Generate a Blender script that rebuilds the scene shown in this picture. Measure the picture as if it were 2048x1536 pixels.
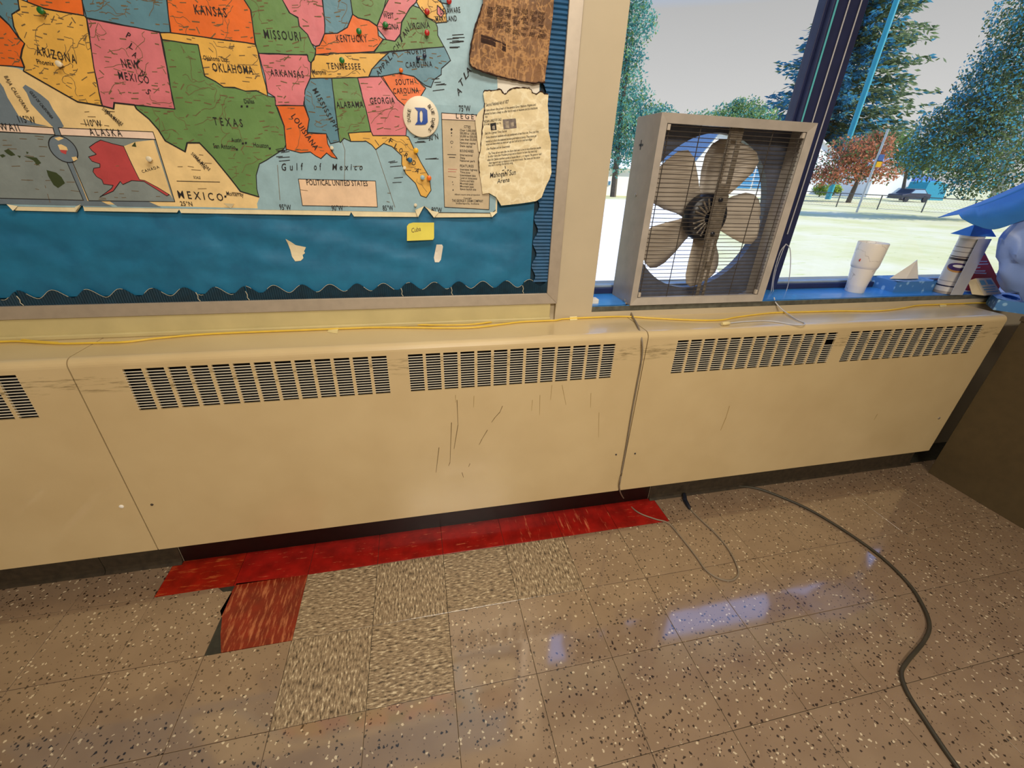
import bpy, bmesh, math, random
from mathutils import Vector, Matrix, noise
import numpy as np
random.seed(7)
S = bpy.context.scene
COL = S.collection
for o in list(bpy.data.objects):
    bpy.data.objects.remove(o)

# ------------------------------------------------------------------ camera
CAM = np.array([0.43360359, -1.09228679, 1.25818464])
CM = np.array([[0.97675926, -0.06750653, 0.2034311],
               [-0.21162817, -0.45422077, 0.86538836],
               [0.03398326, -0.88832784, -0.45795063]])      # columns: right, down, forward
FPX = 839.3669
cd = bpy.data.cameras.new('camera')
cam = bpy.data.objects.new('camera', cd)
COL.objects.link(cam)
cd.sensor_fit = 'HORIZONTAL'
cd.sensor_width = 36.0
cd.lens = 36.0 * FPX / 2048.0
cd.clip_start = 0.02
cd.clip_end = 2000
mw = Matrix.Identity(4)
for i in range(3):
    mw[i][0] = CM[i, 0]
    mw[i][1] = -CM[i, 1]
    mw[i][2] = -CM[i, 2]
    mw[i][3] = CAM[i]
cam.matrix_world = mw
S.camera = cam

# ------------------------------------------------------------------ world, sun, room lights, exposure
S.view_settings.view_transform = 'Standard'
S.view_settings.look = 'None'
S.view_settings.exposure = 0.0
S.view_settings.gamma = 1.0
S.view_settings.use_curve_mapping = False
W = bpy.data.worlds.new('sky')
S.world = W
W.use_nodes = True
nt = W.node_tree
bg = nt.nodes['Background']
tc = nt.nodes.new('ShaderNodeTexCoord')
sx = nt.nodes.new('ShaderNodeSeparateXYZ')
rp = nt.nodes.new('ShaderNodeValToRGB')
nt.links.new(tc.outputs['Generated'], sx.inputs[0])
nt.links.new(sx.outputs['Z'], rp.inputs[0])
nt.links.new(rp.outputs[0], bg.inputs[0])
cr = rp.color_ramp
cr.elements[0].position = 0.0
cr.elements[0].color = (.72, .69, .675, 1)
cr.elements[1].position = 1.0
cr.elements[1].color = (.60, .92, 1.9, 1)
for pos, c in ((.10, (.72, .69, .68)), (.25, (.55, .53, .53)), (.32, (.24, .54, 1.1)), (.5, (.30, .66, 1.6))):
    e = cr.elements.new(pos)
    e.color = (*c, 1)
bg.inputs[1].default_value = 1.0


def lamp(name, typ, loc, energy, color, size=None, rot=None):
    d = bpy.data.lights.new(name, typ)
    d.energy = energy
    d.color = color
    if typ == 'AREA':
        d.shape = 'RECTANGLE'
        d.size, d.size_y = size
    o = bpy.data.objects.new(name, d)
    o.location = loc
    if rot:
        o.rotation_euler = rot
    COL.objects.link(o)
    return o


sun = lamp('sun', 'SUN', (30, -10, 30), 6.2, (1, .93, .80))
sun.data.angle = math.radians(.6)
sun.rotation_euler = Vector((-.85, .42, -.72)).to_track_quat('-Z', 'Y').to_euler()
lamp('ceiling_light_lamp', 'AREA', (.75, -.75, 2.62), 27, (1, .90, .745), (1.2, .35), (0, 0, 0))
lamp('ceiling_light_lamp', 'AREA', (.75, -2.9, 2.62), 112, (1, .90, .745), (1.2, .35), (0, 0, 0))


# ------------------------------------------------------------------ pixel helpers (a pixel of the photograph to a point on a real plane)
def ray(u, v):
    return CM @ np.array([(u - 1024) / FPX, (v - 768) / FPX, 1.0])


def at(u, v, ax, val):
    d = ray(u, v)
    t = (val - CAM[ax]) / d[ax]
    return Vector(CAM + t * d)


def aty(u, v, y):
    return at(u, v, 1, y)


def atz(u, v, z=0.0):
    return at(u, v, 2, z)


def lin(c):
    return tuple((x / 12.92 if x <= .04045 else ((x + .055) / 1.055) ** 2.4) for x in (k / 255 for k in c))


# ------------------------------------------------------------------ materials
def N(t, typ, **kw):
    n = t.nodes.new(typ)
    for k, v in kw.items():
        if k.startswith('i_'):
            n.inputs[k[2:]].default_value = v
        else:
            setattr(n, k, v)
    return n


def ramp(t, src, stops):
    r = t.nodes.new('ShaderNodeValToRGB')
    t.links.new(src, r.inputs[0])
    e = r.color_ramp.elements
    e[0].position, e[1].position = stops[0][0], stops[-1][0]
    e[0].color, e[1].color = (*stops[0][1], 1), (*stops[-1][1], 1)
    for p, c in stops[1:-1]:
        k = e.new(p)
        k.color = (*c, 1)
    return r.outputs[0]


def mixc(t, fac, a, b, mode='MIX'):
    m = t.nodes.new('ShaderNodeMix')
    m.data_type = 'RGBA'
    m.blend_type = mode
    for sock, v in ((m.inputs[0], fac), (m.inputs[6], a), (m.inputs[7], b)):
        if hasattr(v, 'links'):
            t.links.new(v, sock)
        elif isinstance(v, (int, float)):
            sock.default_value = v
        else:
            sock.default_value = (*v, 1)
    return m.outputs[2]


def newmat(name):
    m = bpy.data.materials.new(name)
    m.use_nodes = True
    return m, m.node_tree, m.node_tree.nodes['Principled BSDF']


def pos(t, scale=(1, 1, 1), obj=False, rot=(0, 0, 0)):
    g = t.nodes.new('ShaderNodeTexCoord' if obj else 'ShaderNodeNewGeometry')
    mp = N(t, 'ShaderNodeMapping')
    mp.inputs['Scale'].default_value = scale
    mp.inputs['Rotation'].default_value = rot
    t.links.new(g.outputs['Object' if obj else 'Position'], mp.inputs[0])
    return mp.outputs[0]


def noisen(t, vec, scale, detail=2.0, rough=.5):
    n = N(t, 'ShaderNodeTexNoise')
    n.inputs['Scale'].default_value = scale
    n.inputs['Detail'].default_value = detail
    n.inputs['Roughness'].default_value = rough
    t.links.new(vec, n.inputs['Vector'])
    return n.outputs['Fac']


def bump(t, b, h, strength=.3, dist=.002):
    n = N(t, 'ShaderNodeBump')
    n.inputs['Strength'].default_value = strength
    n.inputs['Distance'].default_value = dist
    t.links.new(h, n.inputs['Height'])
    t.links.new(n.outputs[0], b.inputs['Normal'])


def mat(name, rgb, rough=.6, var=.12, vs=30., bs=0., bscale=200., metal=0., coat=0., bdist=.001, spec=None):
    m, t, b = newmat(name)
    c = lin(rgb)
    v = pos(t)
    f = noisen(t, v, vs, 3)
    lo = tuple(x * (1 - var) for x in c)
    hi = tuple(min(1, x * (1 + var)) for x in c)
    t.links.new(ramp(t, f, [(.25, lo), (.75, hi)]), b.inputs['Base Color'])
    b.inputs['Roughness'].default_value = rough
    b.inputs['Metallic'].default_value = metal
    b.inputs['Coat Weight'].default_value = coat
    if spec is not None:
        b.inputs['Specular IOR Level'].default_value = spec
    if bs:
        bump(t, b, noisen(t, v, bscale, 3), bs, bdist)
    return m


M = {}
M['wall'] = mat('wall_paint', (192, 178, 152), .55, .05, 6, .15, 350)
M['ceiling'] = mat('ceiling_paint', (215, 208, 190), .9, .05, 6)
M['alu'] = mat('board_aluminium', (176, 164, 150), .42, .07, 40, .05, 500, .35)
M['trimw'] = mat('cream_trim', (196, 182, 134), .5, .08, 12, .1, 300)
M['louver'] = mat('louver_metal', (226, 218, 200), .35, .05, 60)
M['darkcore'] = mat('dark_interior', (5, 5, 9), .9, .2, 30)
M['ink'] = mat('black_ink', (24, 22, 26), .7, .1)
M['inkfaint'] = mat('faint_ink', (112, 92, 62), .8, .2)
M['blackbase'] = mat('black_base', (17, 10, 9), .35, .4, 30)
M['covebase'] = mat('vinyl_cove_base', (54, 45, 33), .55, .45, 45, .2, 150)
M['sub'] = mat('dark_mastic', (44, 43, 33), .8, .4, 60)
M['yellowcable'] = mat('yellow_cable', (222, 186, 66), .45, .08)
M['greycord'] = mat('grey_cord', (126, 114, 98), .5, .1)
M['olivecord'] = mat('olive_cord', (54, 49, 38), .5, .2)
M['whitecord'] = mat('white_cord', (190, 190, 195), .5, .1)
M['tape'] = mat('masking_tape', (222, 205, 150), .6, .08)
M['fanbox'] = mat('fan_enamel', (176, 168, 160), .33, .10, 25, .08, 60, .0)
M['fanside'] = M['fanbox']
M['shroud'] = mat('fan_shroud', (92, 98, 116), .45, .25, 22, .1, 90)
M['blade'] = mat('fan_blade', (186, 176, 164), .4, .06, 20)
M['wire'] = mat('grille_wire', (84, 78, 74), .4, .2, 60, metal=.4)
M['motor'] = mat('motor_shell', (26, 30, 42), .35, .3, 60)
M['bracket'] = mat('motor_bracket', (116, 108, 98), .45, .35, 70, .3, 200)
M['chrome'] = mat('steel_screw', (190, 185, 178), .3, .1, metal=.8)
M['winframe'] = mat('window_frame', (36, 44, 82), .4, .15, 30)
M['winlight'] = mat('window_gasket', (150, 170, 190), .4, .1)
M['sill'] = mat('sill_sky_blue', (58, 140, 218), .3, .12, 14, .05, 100, coat=.3)  # sky reflection put into the sill's base colour as strong blue
M['sillfront'] = mat('sill_edge', (88, 88, 80), .6, .45, 35, .3, 80)
M['cabinet'] = mat('cabinet_laminate', (78, 65, 42), .5, .1, 30, .1, 300)
M['white'] = mat('white_enamel', (238, 234, 226), .3, .03)
M['paperw'] = mat('white_paper', (232, 226, 214), .75, .03, 20)
M['paperc'] = mat('cream_paper', (226, 212, 178), .75, .06, 30)
M['sticky'] = mat('yellow_note', (226, 214, 92), .7, .05)
M['badge'] = mat('badge_face', (232, 220, 196), .35, .03)
M['badgeblue'] = mat('badge_blue', (22, 70, 160), .4, .03)
M['pinred'] = mat('pin_red', (170, 34, 30), .3, .03)
M['pingreen'] = mat('pin_green', (30, 110, 50), .3, .03)
M['pinblue'] = mat('pin_blue', (38, 90, 130), .3, .03)
M['pinyellow'] = mat('pin_yellow', (232, 178, 40), .3, .03)
M['pinorange'] = mat('pin_orange', (226, 110, 30), .3, .03)
M['pinwhite'] = mat('pin_white', (225, 215, 190), .3, .03)
M['pinclear'] = mat('pin_navy', (30, 36, 60), .3, .03)


# wrinkled printed map inks: all share one low crumple relief
def mapmat(name, rgb):
    m, t, b = newmat(name)
    c = lin(rgb)
    v = pos(t)
    f = noisen(t, v, 25, 4, .6)
    t.links.new(ramp(t, f, [(.2, tuple(x * .84 for x in c)), (.8, tuple(min(1, x * 1.13) for x in c))]), b.inputs['Base Color'])
    b.inputs['Roughness'].default_value = .42
    bump(t, b, noisen(t, v, 18, 4, .55), .25, .006)
    return m


M['sea'] = mapmat('map_sea', (150, 184, 198))
M['sea2'] = mapmat('map_sea_dim', (110, 126, 140))  # darker sea ink; on the left-hand waters it carries the corner dimming
M['inset'] = mapmat('map_inset_sea', (132, 144, 146))
M['land'] = mapmat('map_beige', (238, 208, 150))
M['mapred'] = mapmat('map_red', (188, 74, 78))
M['mappink'] = mapmat('map_pink', (216, 122, 132))
M['mapyellow'] = mapmat('map_yellow', (228, 178, 84))
M['maporange'] = mapmat('map_orange', (232, 112, 44))
M['mapblue'] = mapmat('map_blue', (92, 138, 158))
M['mapgreen'] = mapmat('map_green', (104, 142, 84))
M['mapdkgreen'] = mapmat('map_dark_green', (58, 72, 44))
M['mapbox'] = mapmat('map_box', (236, 204, 172))
M['maphead'] = mapmat('map_header', (240, 214, 196))
M['legend'] = mapmat('map_legend', (200, 182, 152))
M['mapwhite'] = mapmat('map_margin', (234, 222, 186))


def paperblue():
    m, t, b = newmat('blue_backing_paper')
    v = pos(t)
    f = noisen(t, v, 14, 4, .6)
    t.links.new(ramp(t, f, [(.2, lin((14, 92, 132))), (.8, lin((28, 122, 166)))]), b.inputs['Base Color'])
    b.inputs['Roughness'].default_value = .55
    bump(t, b, noisen(t, v, 12, 3, .5), .3, .008)
    return m


M['bluepaper'] = paperblue()
M['corrug'] = mat('corrugated_blue', (14, 78, 122), .5, .2, 30)
M['corrugdark'] = mat('corrugated_navy', (4, 46, 66), .55, .3, 40)
M['tearwhite'] = mat('torn_edge', (196, 190, 170), .8, .1)


def parch(name, a, bcol, edge, scale, vein):
    m, t, b = newmat(name)
    v = pos(t)
    vo = N(t, 'ShaderNodeTexVoronoi', feature='DISTANCE_TO_EDGE')
    nz = N(t, 'ShaderNodeTexNoise')
    nz.inputs['Scale'].default_value = 30
    t.links.new(v, nz.inputs['Vector'])
    va = N(t, 'ShaderNodeVectorMath', operation='MULTIPLY_ADD')
    va.inputs[1].default_value = (.06, .06, .05)
    t.links.new(nz.outputs['Color'], va.inputs[0])
    t.links.new(v, va.inputs[2])
    vo.inputs['Scale'].default_value = scale
    t.links.new(va.outputs[0], vo.inputs['Vector'])
    c1 = ramp(t, noisen(t, v, 16, 5, .65), [(.3, lin(a)), (.7, lin(bcol))])
    veinf = ramp(t, vo.outputs[0], [(.0, (1, 1, 1)), (.05, (.45, .45, .45)), (.14, (0, 0, 0))])
    c2 = mixc(t, veinf, c1, lin(vein))
    t.links.new(c2, b.inputs['Base Color'])
    b.inputs['Roughness'].default_value = .7
    bump(t, b, noisen(t, v, 60, 4, .6), .5, .004)
    return m


M['letter'] = parch('aged_paper', (214, 196, 154), (232, 216, 178), (0, 0, 0), 22, (238, 226, 192))


def brownparch():
    m, t, b = newmat('brown_parchment')
    v = pos(t)
    c = ramp(t, noisen(t, v, 14, 5, .65), [(.3, lin((92, 62, 38))), (.7, lin((138, 96, 56)))])
    for sc, rot, wd in (((42, 10, 17), .5, .030), ((22, 10, 46), -.4, .024), ((60, 10, 30), .1, .022)):
        f = noisen(t, pos(t, sc, rot=(0, rot, 0)), 1.0, 2, .5)
        k = ramp(t, f, [(.5 - wd * 1.6, (0, 0, 0)), (.5, (.75, .75, .75)), (.5 + wd * 1.6, (0, 0, 0))])
        c = mixc(t, k, c, lin((186, 140, 88)))
    t.links.new(c, b.inputs['Base Color'])
    b.inputs['Roughness'].default_value = .6
    bump(t, b, noisen(t, v, 60, 4, .6), .5, .004)
    return m


M['parch'] = brownparch()
M['char'] = mat('charred_edge', (52, 30, 22), .9, .5, 90)


# heater enamel with faint grime at grille height
def heatermat():
    m, t, b = newmat('heater_enamel')
    v = pos(t)
    base = ramp(t, noisen(t, v, 5, 3), [(.3, lin((200, 177, 134))), (.7, lin((209, 187, 144)))])
    g = N(t, 'ShaderNodeSeparateXYZ')
    t.links.new(v, g.inputs[0])
    band = ramp(t, g.outputs['Z'], [(.690, (0, 0, 0)), (.705, (1, 1, 1)), (.735, (1, 1, 1)), (.75, (0, 0, 0))])
    sm = noisen(t, pos(t, (7, 30, 60)), 1.6, 4, .7)
    smr = ramp(t, sm, [(.50, (0, 0, 0)), (.68, (1, 1, 1))])
    mm = mixc(t, 1.0, band, smr, 'MULTIPLY')
    mul = N(t, 'ShaderNodeMath', operation='MULTIPLY')
    t.links.new(mm, mul.inputs[0])
    mul.inputs[1].default_value = .85
    c = mixc(t, mul.outputs[0], base, lin((92, 76, 40)))
    t.links.new(c, b.inputs['Base Color'])
    b.inputs['Roughness'].default_value = .32
    b.inputs['Coat Weight'].default_value = .6
    b.inputs['Coat IOR'].default_value = 1.8
    b.inputs['Coat Roughness'].default_value = .14
    bump(t, b, noisen(t, v, 260, 2), .12, .0008)
    return m


M['heater'] = heatermat()


# terrazzo-like vinyl tile with dark and pale chips
def tilemat():
    m, t, b = newmat('speckled_vinyl_tile')
    v = pos(t)
    oi = N(t, 'ShaderNodeObjectInfo')
    add = N(t, 'ShaderNodeVectorMath', operation='ADD')
    cmb = N(t, 'ShaderNodeCombineXYZ')
    k = N(t, 'ShaderNodeMath', operation='MULTIPLY')
    k.inputs[1].default_value = 37.
    t.links.new(oi.outputs['Random'], k.inputs[0])
    t.links.new(k.outputs[0], cmb.inputs[0])
    t.links.new(k.outputs[0], cmb.inputs[1])
    t.links.new(v, add.inputs[0])
    t.links.new(cmb.outputs[0], add.inputs[1])
    p = add.outputs[0]
    base = ramp(t, noisen(t, p, 9, 4), [(.3, lin((130, 108, 88))), (.7, lin((142, 120, 98)))])

    def chips(scale, lo, hi, keep, sh):
        vo = N(t, 'ShaderNodeTexVoronoi')
        vo.inputs['Scale'].default_value = scale
        mp = N(t, 'ShaderNodeMapping')
        mp.inputs['Location'].default_value = (sh, sh * 1.7, 0)
        wn = N(t, 'ShaderNodeTexNoise')
        wn.inputs['Scale'].default_value = 110
        t.links.new(p, wn.inputs['Vector'])
        ma = N(t, 'ShaderNodeVectorMath', operation='MULTIPLY_ADD')
        ma.inputs[1].default_value = (.011, .011, 0)
        t.links.new(wn.outputs['Color'], ma.inputs[0])
        t.links.new(p, ma.inputs[2])
        t.links.new(ma.outputs[0], mp.inputs[0])
        t.links.new(mp.outputs[0], vo.inputs['Vector'])
        sep = N(t, 'ShaderNodeSeparateColor')
        t.links.new(vo.outputs['Color'], sep.inputs[0])
        a = ramp(t, vo.outputs['Distance'], [(lo, (1, 1, 1)), (hi, (0, 0, 0))])
        q = N(t, 'ShaderNodeMath', operation='LESS_THAN')
        t.links.new(sep.outputs[0], q.inputs[0])
        q.inputs[1].default_value = keep
        mu = N(t, 'ShaderNodeMath', operation='MULTIPLY')
        t.links.new(a, mu.inputs[0])
        t.links.new(q.outputs[0], mu.inputs[1])
        return mu.outputs[0]
    c = mixc(t, chips(92, .25, .32, .34, 0.), base, lin((44, 30, 24)))
    c = mixc(t, chips(88, .23, .30, .26, 3.3), c, lin((204, 188, 160)))
    c = mixc(t, chips(150, .20, .28, .24, 7.1), c, lin((56, 40, 32)))
    t.links.new(c, b.inputs['Base Color'])
    b.inputs['Roughness'].default_value = .28
    b.inputs['Coat Weight'].default_value = 1.0
    b.inputs['Coat Roughness'].default_value = .075
    b.inputs['Coat IOR'].default_value = 2.2
    bump(t, b, noisen(t, v, 22, 2), .06, .004)
    return m


def patchmat(name, sc):
    m, t, b = newmat(name)
    v = pos(t, sc)
    f = noisen(t, v, 1.0, 3, .6)
    c = ramp(t, f, [(.34, lin((60, 50, 38))), (.42, lin((120, 103, 82))), (.52, lin((144, 125, 100))), (.59, lin((164, 146, 119))), (.68, lin((216, 202, 172)))])
    t.links.new(c, b.inputs['Base Color'])
    b.inputs['Roughness'].default_value = .35
    b.inputs['Coat Weight'].default_value = .4
    b.inputs['Coat Roughness'].default_value = .15
    return m


def redmat(name, sc, amt, base=(138, 24, 18), streak=(214, 120, 84)):
    m, t, b = newmat(name)
    v = pos(t, sc)
    c0 = ramp(t, noisen(t, pos(t), 18, 4), [(.3, lin(tuple(x * .85 for x in base))), (.7, lin(tuple(min(255, x * 1.15) for x in base)))])
    f = ramp(t, noisen(t, v, 1.0, 5, .68), [(amt, (0, 0, 0)), (amt + .16, (1, 1, 1))])
    t.links.new(mixc(t, f, c0, lin(streak)), b.inputs['Base Color'])
    b.inputs['Roughness'].default_value = .22
    b.inputs['Coat Weight'].default_value = .35
    return m


M['tile'] = tilemat()
M['patchx'] = patchmat('patch_tile_along', (55, 190, 1))
M['patchy'] = patchmat('patch_tile_across', (190, 55, 1))
M['redx'] = redmat('red_tile', (16, 90, 1), .60)
M['redo'] = redmat('red_tile_worn', (14, 70, 1), .55, (136, 28, 14), (190, 96, 50))
M['redy'] = redmat('red_tile_scuffed', (95, 15, 1), .50, (118, 32, 16), (180, 106, 68))
M['redz'] = redmat('red_tile_streaked', (60, 8, 1), .57)


def glassmat():
    m, t, b = newmat('window_glass')
    out = t.nodes['Material Output']
    tr = N(t, 'ShaderNodeBsdfTransparent')
    tr.inputs[0].default_value = (.96, .98, .98, 1)
    gl = N(t, 'ShaderNodeBsdfGlossy')
    gl.inputs['Roughness'].default_value = .02
    lw_ = N(t, 'ShaderNodeLayerWeight')
    pw = N(t, 'ShaderNodeMath', operation='POWER')
    t.links.new(lw_.outputs['Facing'], pw.inputs[0])
    pw.inputs[1].default_value = 5
    fr = N(t, 'ShaderNodeMath', operation='MULTIPLY_ADD')
    t.links.new(pw.outputs[0], fr.inputs[0])
    fr.inputs[1].default_value = .45
    fr.inputs[2].default_value = .02
    mx = N(t, 'ShaderNodeMixShader')
    t.links.new(fr.outputs[0], mx.inputs[0])
    t.links.new(tr.outputs[0], mx.inputs[1])
    t.links.new(gl.outputs[0], mx.inputs[2])
    t.links.new(mx.outputs[0], out.inputs[0])
    return m


M['glass'] = glassmat()


# ------------------------------------------------------------------ mesh builder
class MB:
    def __init__(s):
        s.v, s.f, s.m = [], [], []

    def add(s, vs, fs, mi=0):
        k = len(s.v)
        s.v += [tuple(p) for p in vs]
        s.f += [tuple(i + k for i in f) for f in fs]
        s.m += [mi] * len(fs)

    def box(s, a, b, mi=0):
        x0, y0, z0 = a
        x1, y1, z1 = b
        s.add([(x0, y0, z0), (x1, y0, z0), (x1, y1, z0), (x0, y1, z0), (x0, y0, z1), (x1, y0, z1), (x1, y1, z1), (x0, y1, z1)],
              [(0, 3, 2, 1), (4, 5, 6, 7), (0, 1, 5, 4), (1, 2, 6, 5), (2, 3, 7, 6), (3, 0, 4, 7)], mi)

    def quad(s, a, b, c, d, mi=0):
        s.add([a, b, c, d], [(0, 1, 2, 3)], mi)

    def prism(s, poly, d, mi=0):
        # poly: 3-D ring, d: extrusion vector
        n = len(poly)
        d = Vector(d)
        top = [Vector(p) for p in poly]
        s.add(top + [p + d for p in top],
              [tuple(range(n)), tuple(range(2 * n - 1, n - 1, -1))] + [(i, i + n, (i + 1) % n + n, (i + 1) % n) for i in range(n)], mi)

    def tube(s, pts, r, n=8, mi=0, closed=False):
        pts = [Vector(p) for p in pts]
        rings = []
        up = Vector((0, 0, 1))
        for i, p in enumerate(pts):
            a = pts[max(0, i - 1)]
            b = pts[min(len(pts) - 1, i + 1)]
            t = (b - a).normalized()
            side = t.cross(up)
            if side.length < .05:
                side = t.cross(Vector((0, 1, 0)))
            side.normalize()
            u2 = side.cross(t)
            rr = r[i] if isinstance(r, (list, tuple)) else r
            rings.append([p + (side * math.cos(2 * math.pi * k / n) + u2 * math.sin(2 * math.pi * k / n)) * rr for k in range(n)])
        vs = [q for ring in rings for q in ring]
        fs = []
        for i in range(len(pts) - 1):
            for k in range(n):
                k2 = (k + 1) % n
                fs.append((i * n + k, i * n + k2, (i + 1) * n + k2, (i + 1) * n + k))
        fs.append(tuple(range(n - 1, -1, -1)))
        fs.append(tuple((len(pts) - 1) * n + k for k in range(n)))
        s.add(vs, fs, mi)

    def lathe(s, prof, c, axis='z', n=32, mi=0):
        vs = []
        for r, h in prof:
            for k in range(n):
                a = 2 * math.pi * k / n
                x, y = r * math.cos(a), r * math.sin(a)
                if axis == 'z':
                    vs.append((c[0] + x, c[1] + y, c[2] + h))
                elif axis == 'y':
                    vs.append((c[0] + x, c[1] + h, c[2] - y))
        fs = []
        for i in range(len(prof) - 1):
            for k in range(n):
                k2 = (k + 1) % n
                fs.append((i * n + k, i * n + k2, (i + 1) * n + k2, (i + 1) * n + k))
        if prof[0][0] > 1e-5:
            fs.append(tuple(range(n - 1, -1, -1)))
        if prof[-1][0] > 1e-5:
            fs.append(tuple((len(prof) - 1) * n + k for k in range(n)))
        s.add(vs, fs, mi)

    def mesh(s, name, mats, smooth=False):
        me = bpy.data.meshes.new(name)
        me.from_pydata(s.v, [], s.f)
        for m in mats:
            me.materials.append(m)
        me.polygons.foreach_set('material_index', s.m)
        if smooth:
            me.polygons.foreach_set('use_smooth', [True] * len(s.f))
        me.update()
        return me

    def build(s, name, mats, parent=None, smooth=False, bevel=0, label=None):
        if not isinstance(mats, (list, tuple)):
            mats = [mats]
        o = bpy.data.objects.new(name, s.mesh(name, mats, smooth))
        COL.objects.link(o)
        if parent is not None:
            adopt(o, parent)
        if bevel:
            md = o.modifiers.new('bevel', 'BEVEL')
            md.width = bevel
            md.segments = 2
            md.limit_method = 'ANGLE'
        if smooth:
            md = o.modifiers.new('split', 'EDGE_SPLIT')
            md.split_angle = math.radians(40)
        if label:
            o['label'] = label
        return o


def adopt(o, parent):
    o.parent = parent
    o.matrix_parent_inverse = Matrix.Translation(-Vector(parent.location))


def empty(name, loc):
    o = bpy.data.objects.new(name, None)
    o.location = loc
    o.empty_display_size = .05
    COL.objects.link(o)
    return o


def tag(o, label=None, cat=None, group=None, kind=None):
    if label:
        o['label'] = label
    if cat:
        o['category'] = cat
    if group:
        o['group'] = group
    if kind:
        o['kind'] = kind
    return o


def thing(name, loc, label, cat, group=None):
    return tag(empty(name, loc), label, cat, group)


def spline(pts, n=8):
    P = [Vector(p) for p in pts]
    P = [P[0] * 2 - P[1]] + P + [P[-1] * 2 - P[-2]]
    out = []
    for i in range(1, len(P) - 2):
        a, b, c, d = P[i - 1:i + 3]
        for k in range(n):
            t = k / n
            out.append(.5 * ((2 * b) + (c - a) * t + (2 * a - 5 * b + 4 * c - d) * t * t + (3 * b - a - 3 * c + d) * t ** 3))
    out.append(P[-2])
    return out


def inside(poly, x, z):
    r = False
    j = len(poly) - 1
    for i in range(len(poly)):
        xi, zi = poly[i]
        xj, zj = poly[j]
        if (zi > z) != (zj > z) and x < (xj - xi) * (z - zi) / (zj - zi) + xi:
            r = not r
        j = i
    return r


def cut_sheet(mb, poly, fy, step, mi=0, thick=0.0):
    """flat polygon (x, z) cut by a grid and laid on the relief y = fy(x, z)"""
    bm = bmesh.new()
    vs = [bm.verts.new((x, 0, z)) for x, z in poly]
    f = bm.faces.new(vs)
    f.normal_update()
    bmesh.ops.triangulate(bm, faces=[f])
    if step:
        xs = [p[0] for p in poly]
        zs = [p[1] for p in poly]
        for lo, hi, nrm in ((min(xs), max(xs), (1, 0, 0)), (min(zs), max(zs), (0, 0, 1))):
            k = math.floor(lo / step) + 1
            while k * step < hi:
                bmesh.ops.bisect_plane(bm, geom=bm.verts[:] + bm.edges[:] + bm.faces[:], dist=1e-6,
                                       plane_co=tuple(c * k * step for c in nrm), plane_no=nrm)
                k += 1
    bm.normal_update()
    bm.verts.index_update()
    V = [(v.co.x, fy(v.co.x, v.co.z), v.co.z) for v in bm.verts]
    F = []
    for fc in bm.faces:
        ids = [v.index for v in fc.verts]
        if fc.normal.y > 0:
            ids.reverse()
        F.append(tuple(ids))
    mb.add(V, F, mi)
    if thick:
        n = len(poly)
        ring = [(x, fy(x, z), z) for x, z in poly]
        back = [(x, y + thick, z) for x, y, z in ring]
        mb.add(ring + back, [(i, (i + 1) % n, (i + 1) % n + n, i + n) for i in range(n)], mi)
        mb.add([(x, y + thick, z) for x, y, z in V], [tuple(reversed(f)) for f in F], mi)
    bm.free()


# ------------------------------------------------------------------ lettering (font outlines turned to mesh)
TEXTS = []
DEFER = []


def text(mb, mi, s, a, b, fy, h=None, shear=0., spacing=1.0):
    """a, b: (x, z) ends of the baseline on the sheet; h: height factor"""
    TEXTS.append((mb, mi, s, Vector(a), Vector(b), fy, h, shear, spacing))


def later(mb, *args, **kw):
    DEFER.append((mb, args, kw))


def flush_text():
    jobs = []
    cache = {}
    for t in TEXTS:
        key = (t[2], t[7], t[8])
        if key not in cache:
            c = bpy.data.curves.new('letters', 'FONT')
            c.body = t[2]
            c.resolution_u = 2
            c.offset = .008
            c.shear = t[7]
            c.space_character = t[8]
            o = bpy.data.objects.new('letters', c)
            COL.objects.link(o)
            cache[key] = o
    bpy.context.view_layer.update()
    dg = bpy.context.evaluated_depsgraph_get()
    for k, o in cache.items():
        me = o.evaluated_get(dg).to_mesh()
        cache[k] = (o, [v.co.copy() for v in me.vertices], [tuple(p.vertices) for p in me.polygons])
    for mb, mi, s, a, b, fy, h, sh, sp in TEXTS:
        o, V, F = cache[(s, sh, sp)]
        if not V:
            continue
        x0 = min(v.x for v in V)
        x1 = max(v.x for v in V)
        d = b - a
        L = d.length
        d = d / L
        up = Vector((-d.y, d.x))
        k = L / (x1 - x0)
        ky = k if h is None else h / .73
        out = []
        for v in V:
            p = a + d * ((v.x - x0) * k) + up * (v.y * ky)
            out.append((p.x, fy(p.x, p.y), p.y))
        mb.add(out, F, mi)
    for k in cache:
        c = cache[k][0]
        d = c.data
        bpy.data.objects.remove(c)
        bpy.data.curves.remove(d)
    for mb, args, kw in DEFER:
        mb.build(*args, **kw)


# ================================================================== THE ROOM
YB = .258           # bulletin board plane
YF = .085           # heater front
ZT = .79            # heater top
ZS = .833           # window sill
XW = 1.03           # window opening starts
XR = 2.80


def struct(name, mb, m, **kw):
    return tag(mb.build(name, m, **kw), kind='structure')


T = .2286
m = MB()
m.box((-3.2, -5, -.06), (4.6, .30, -.003))
floor = struct('floor', m, M['sub'])


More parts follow.
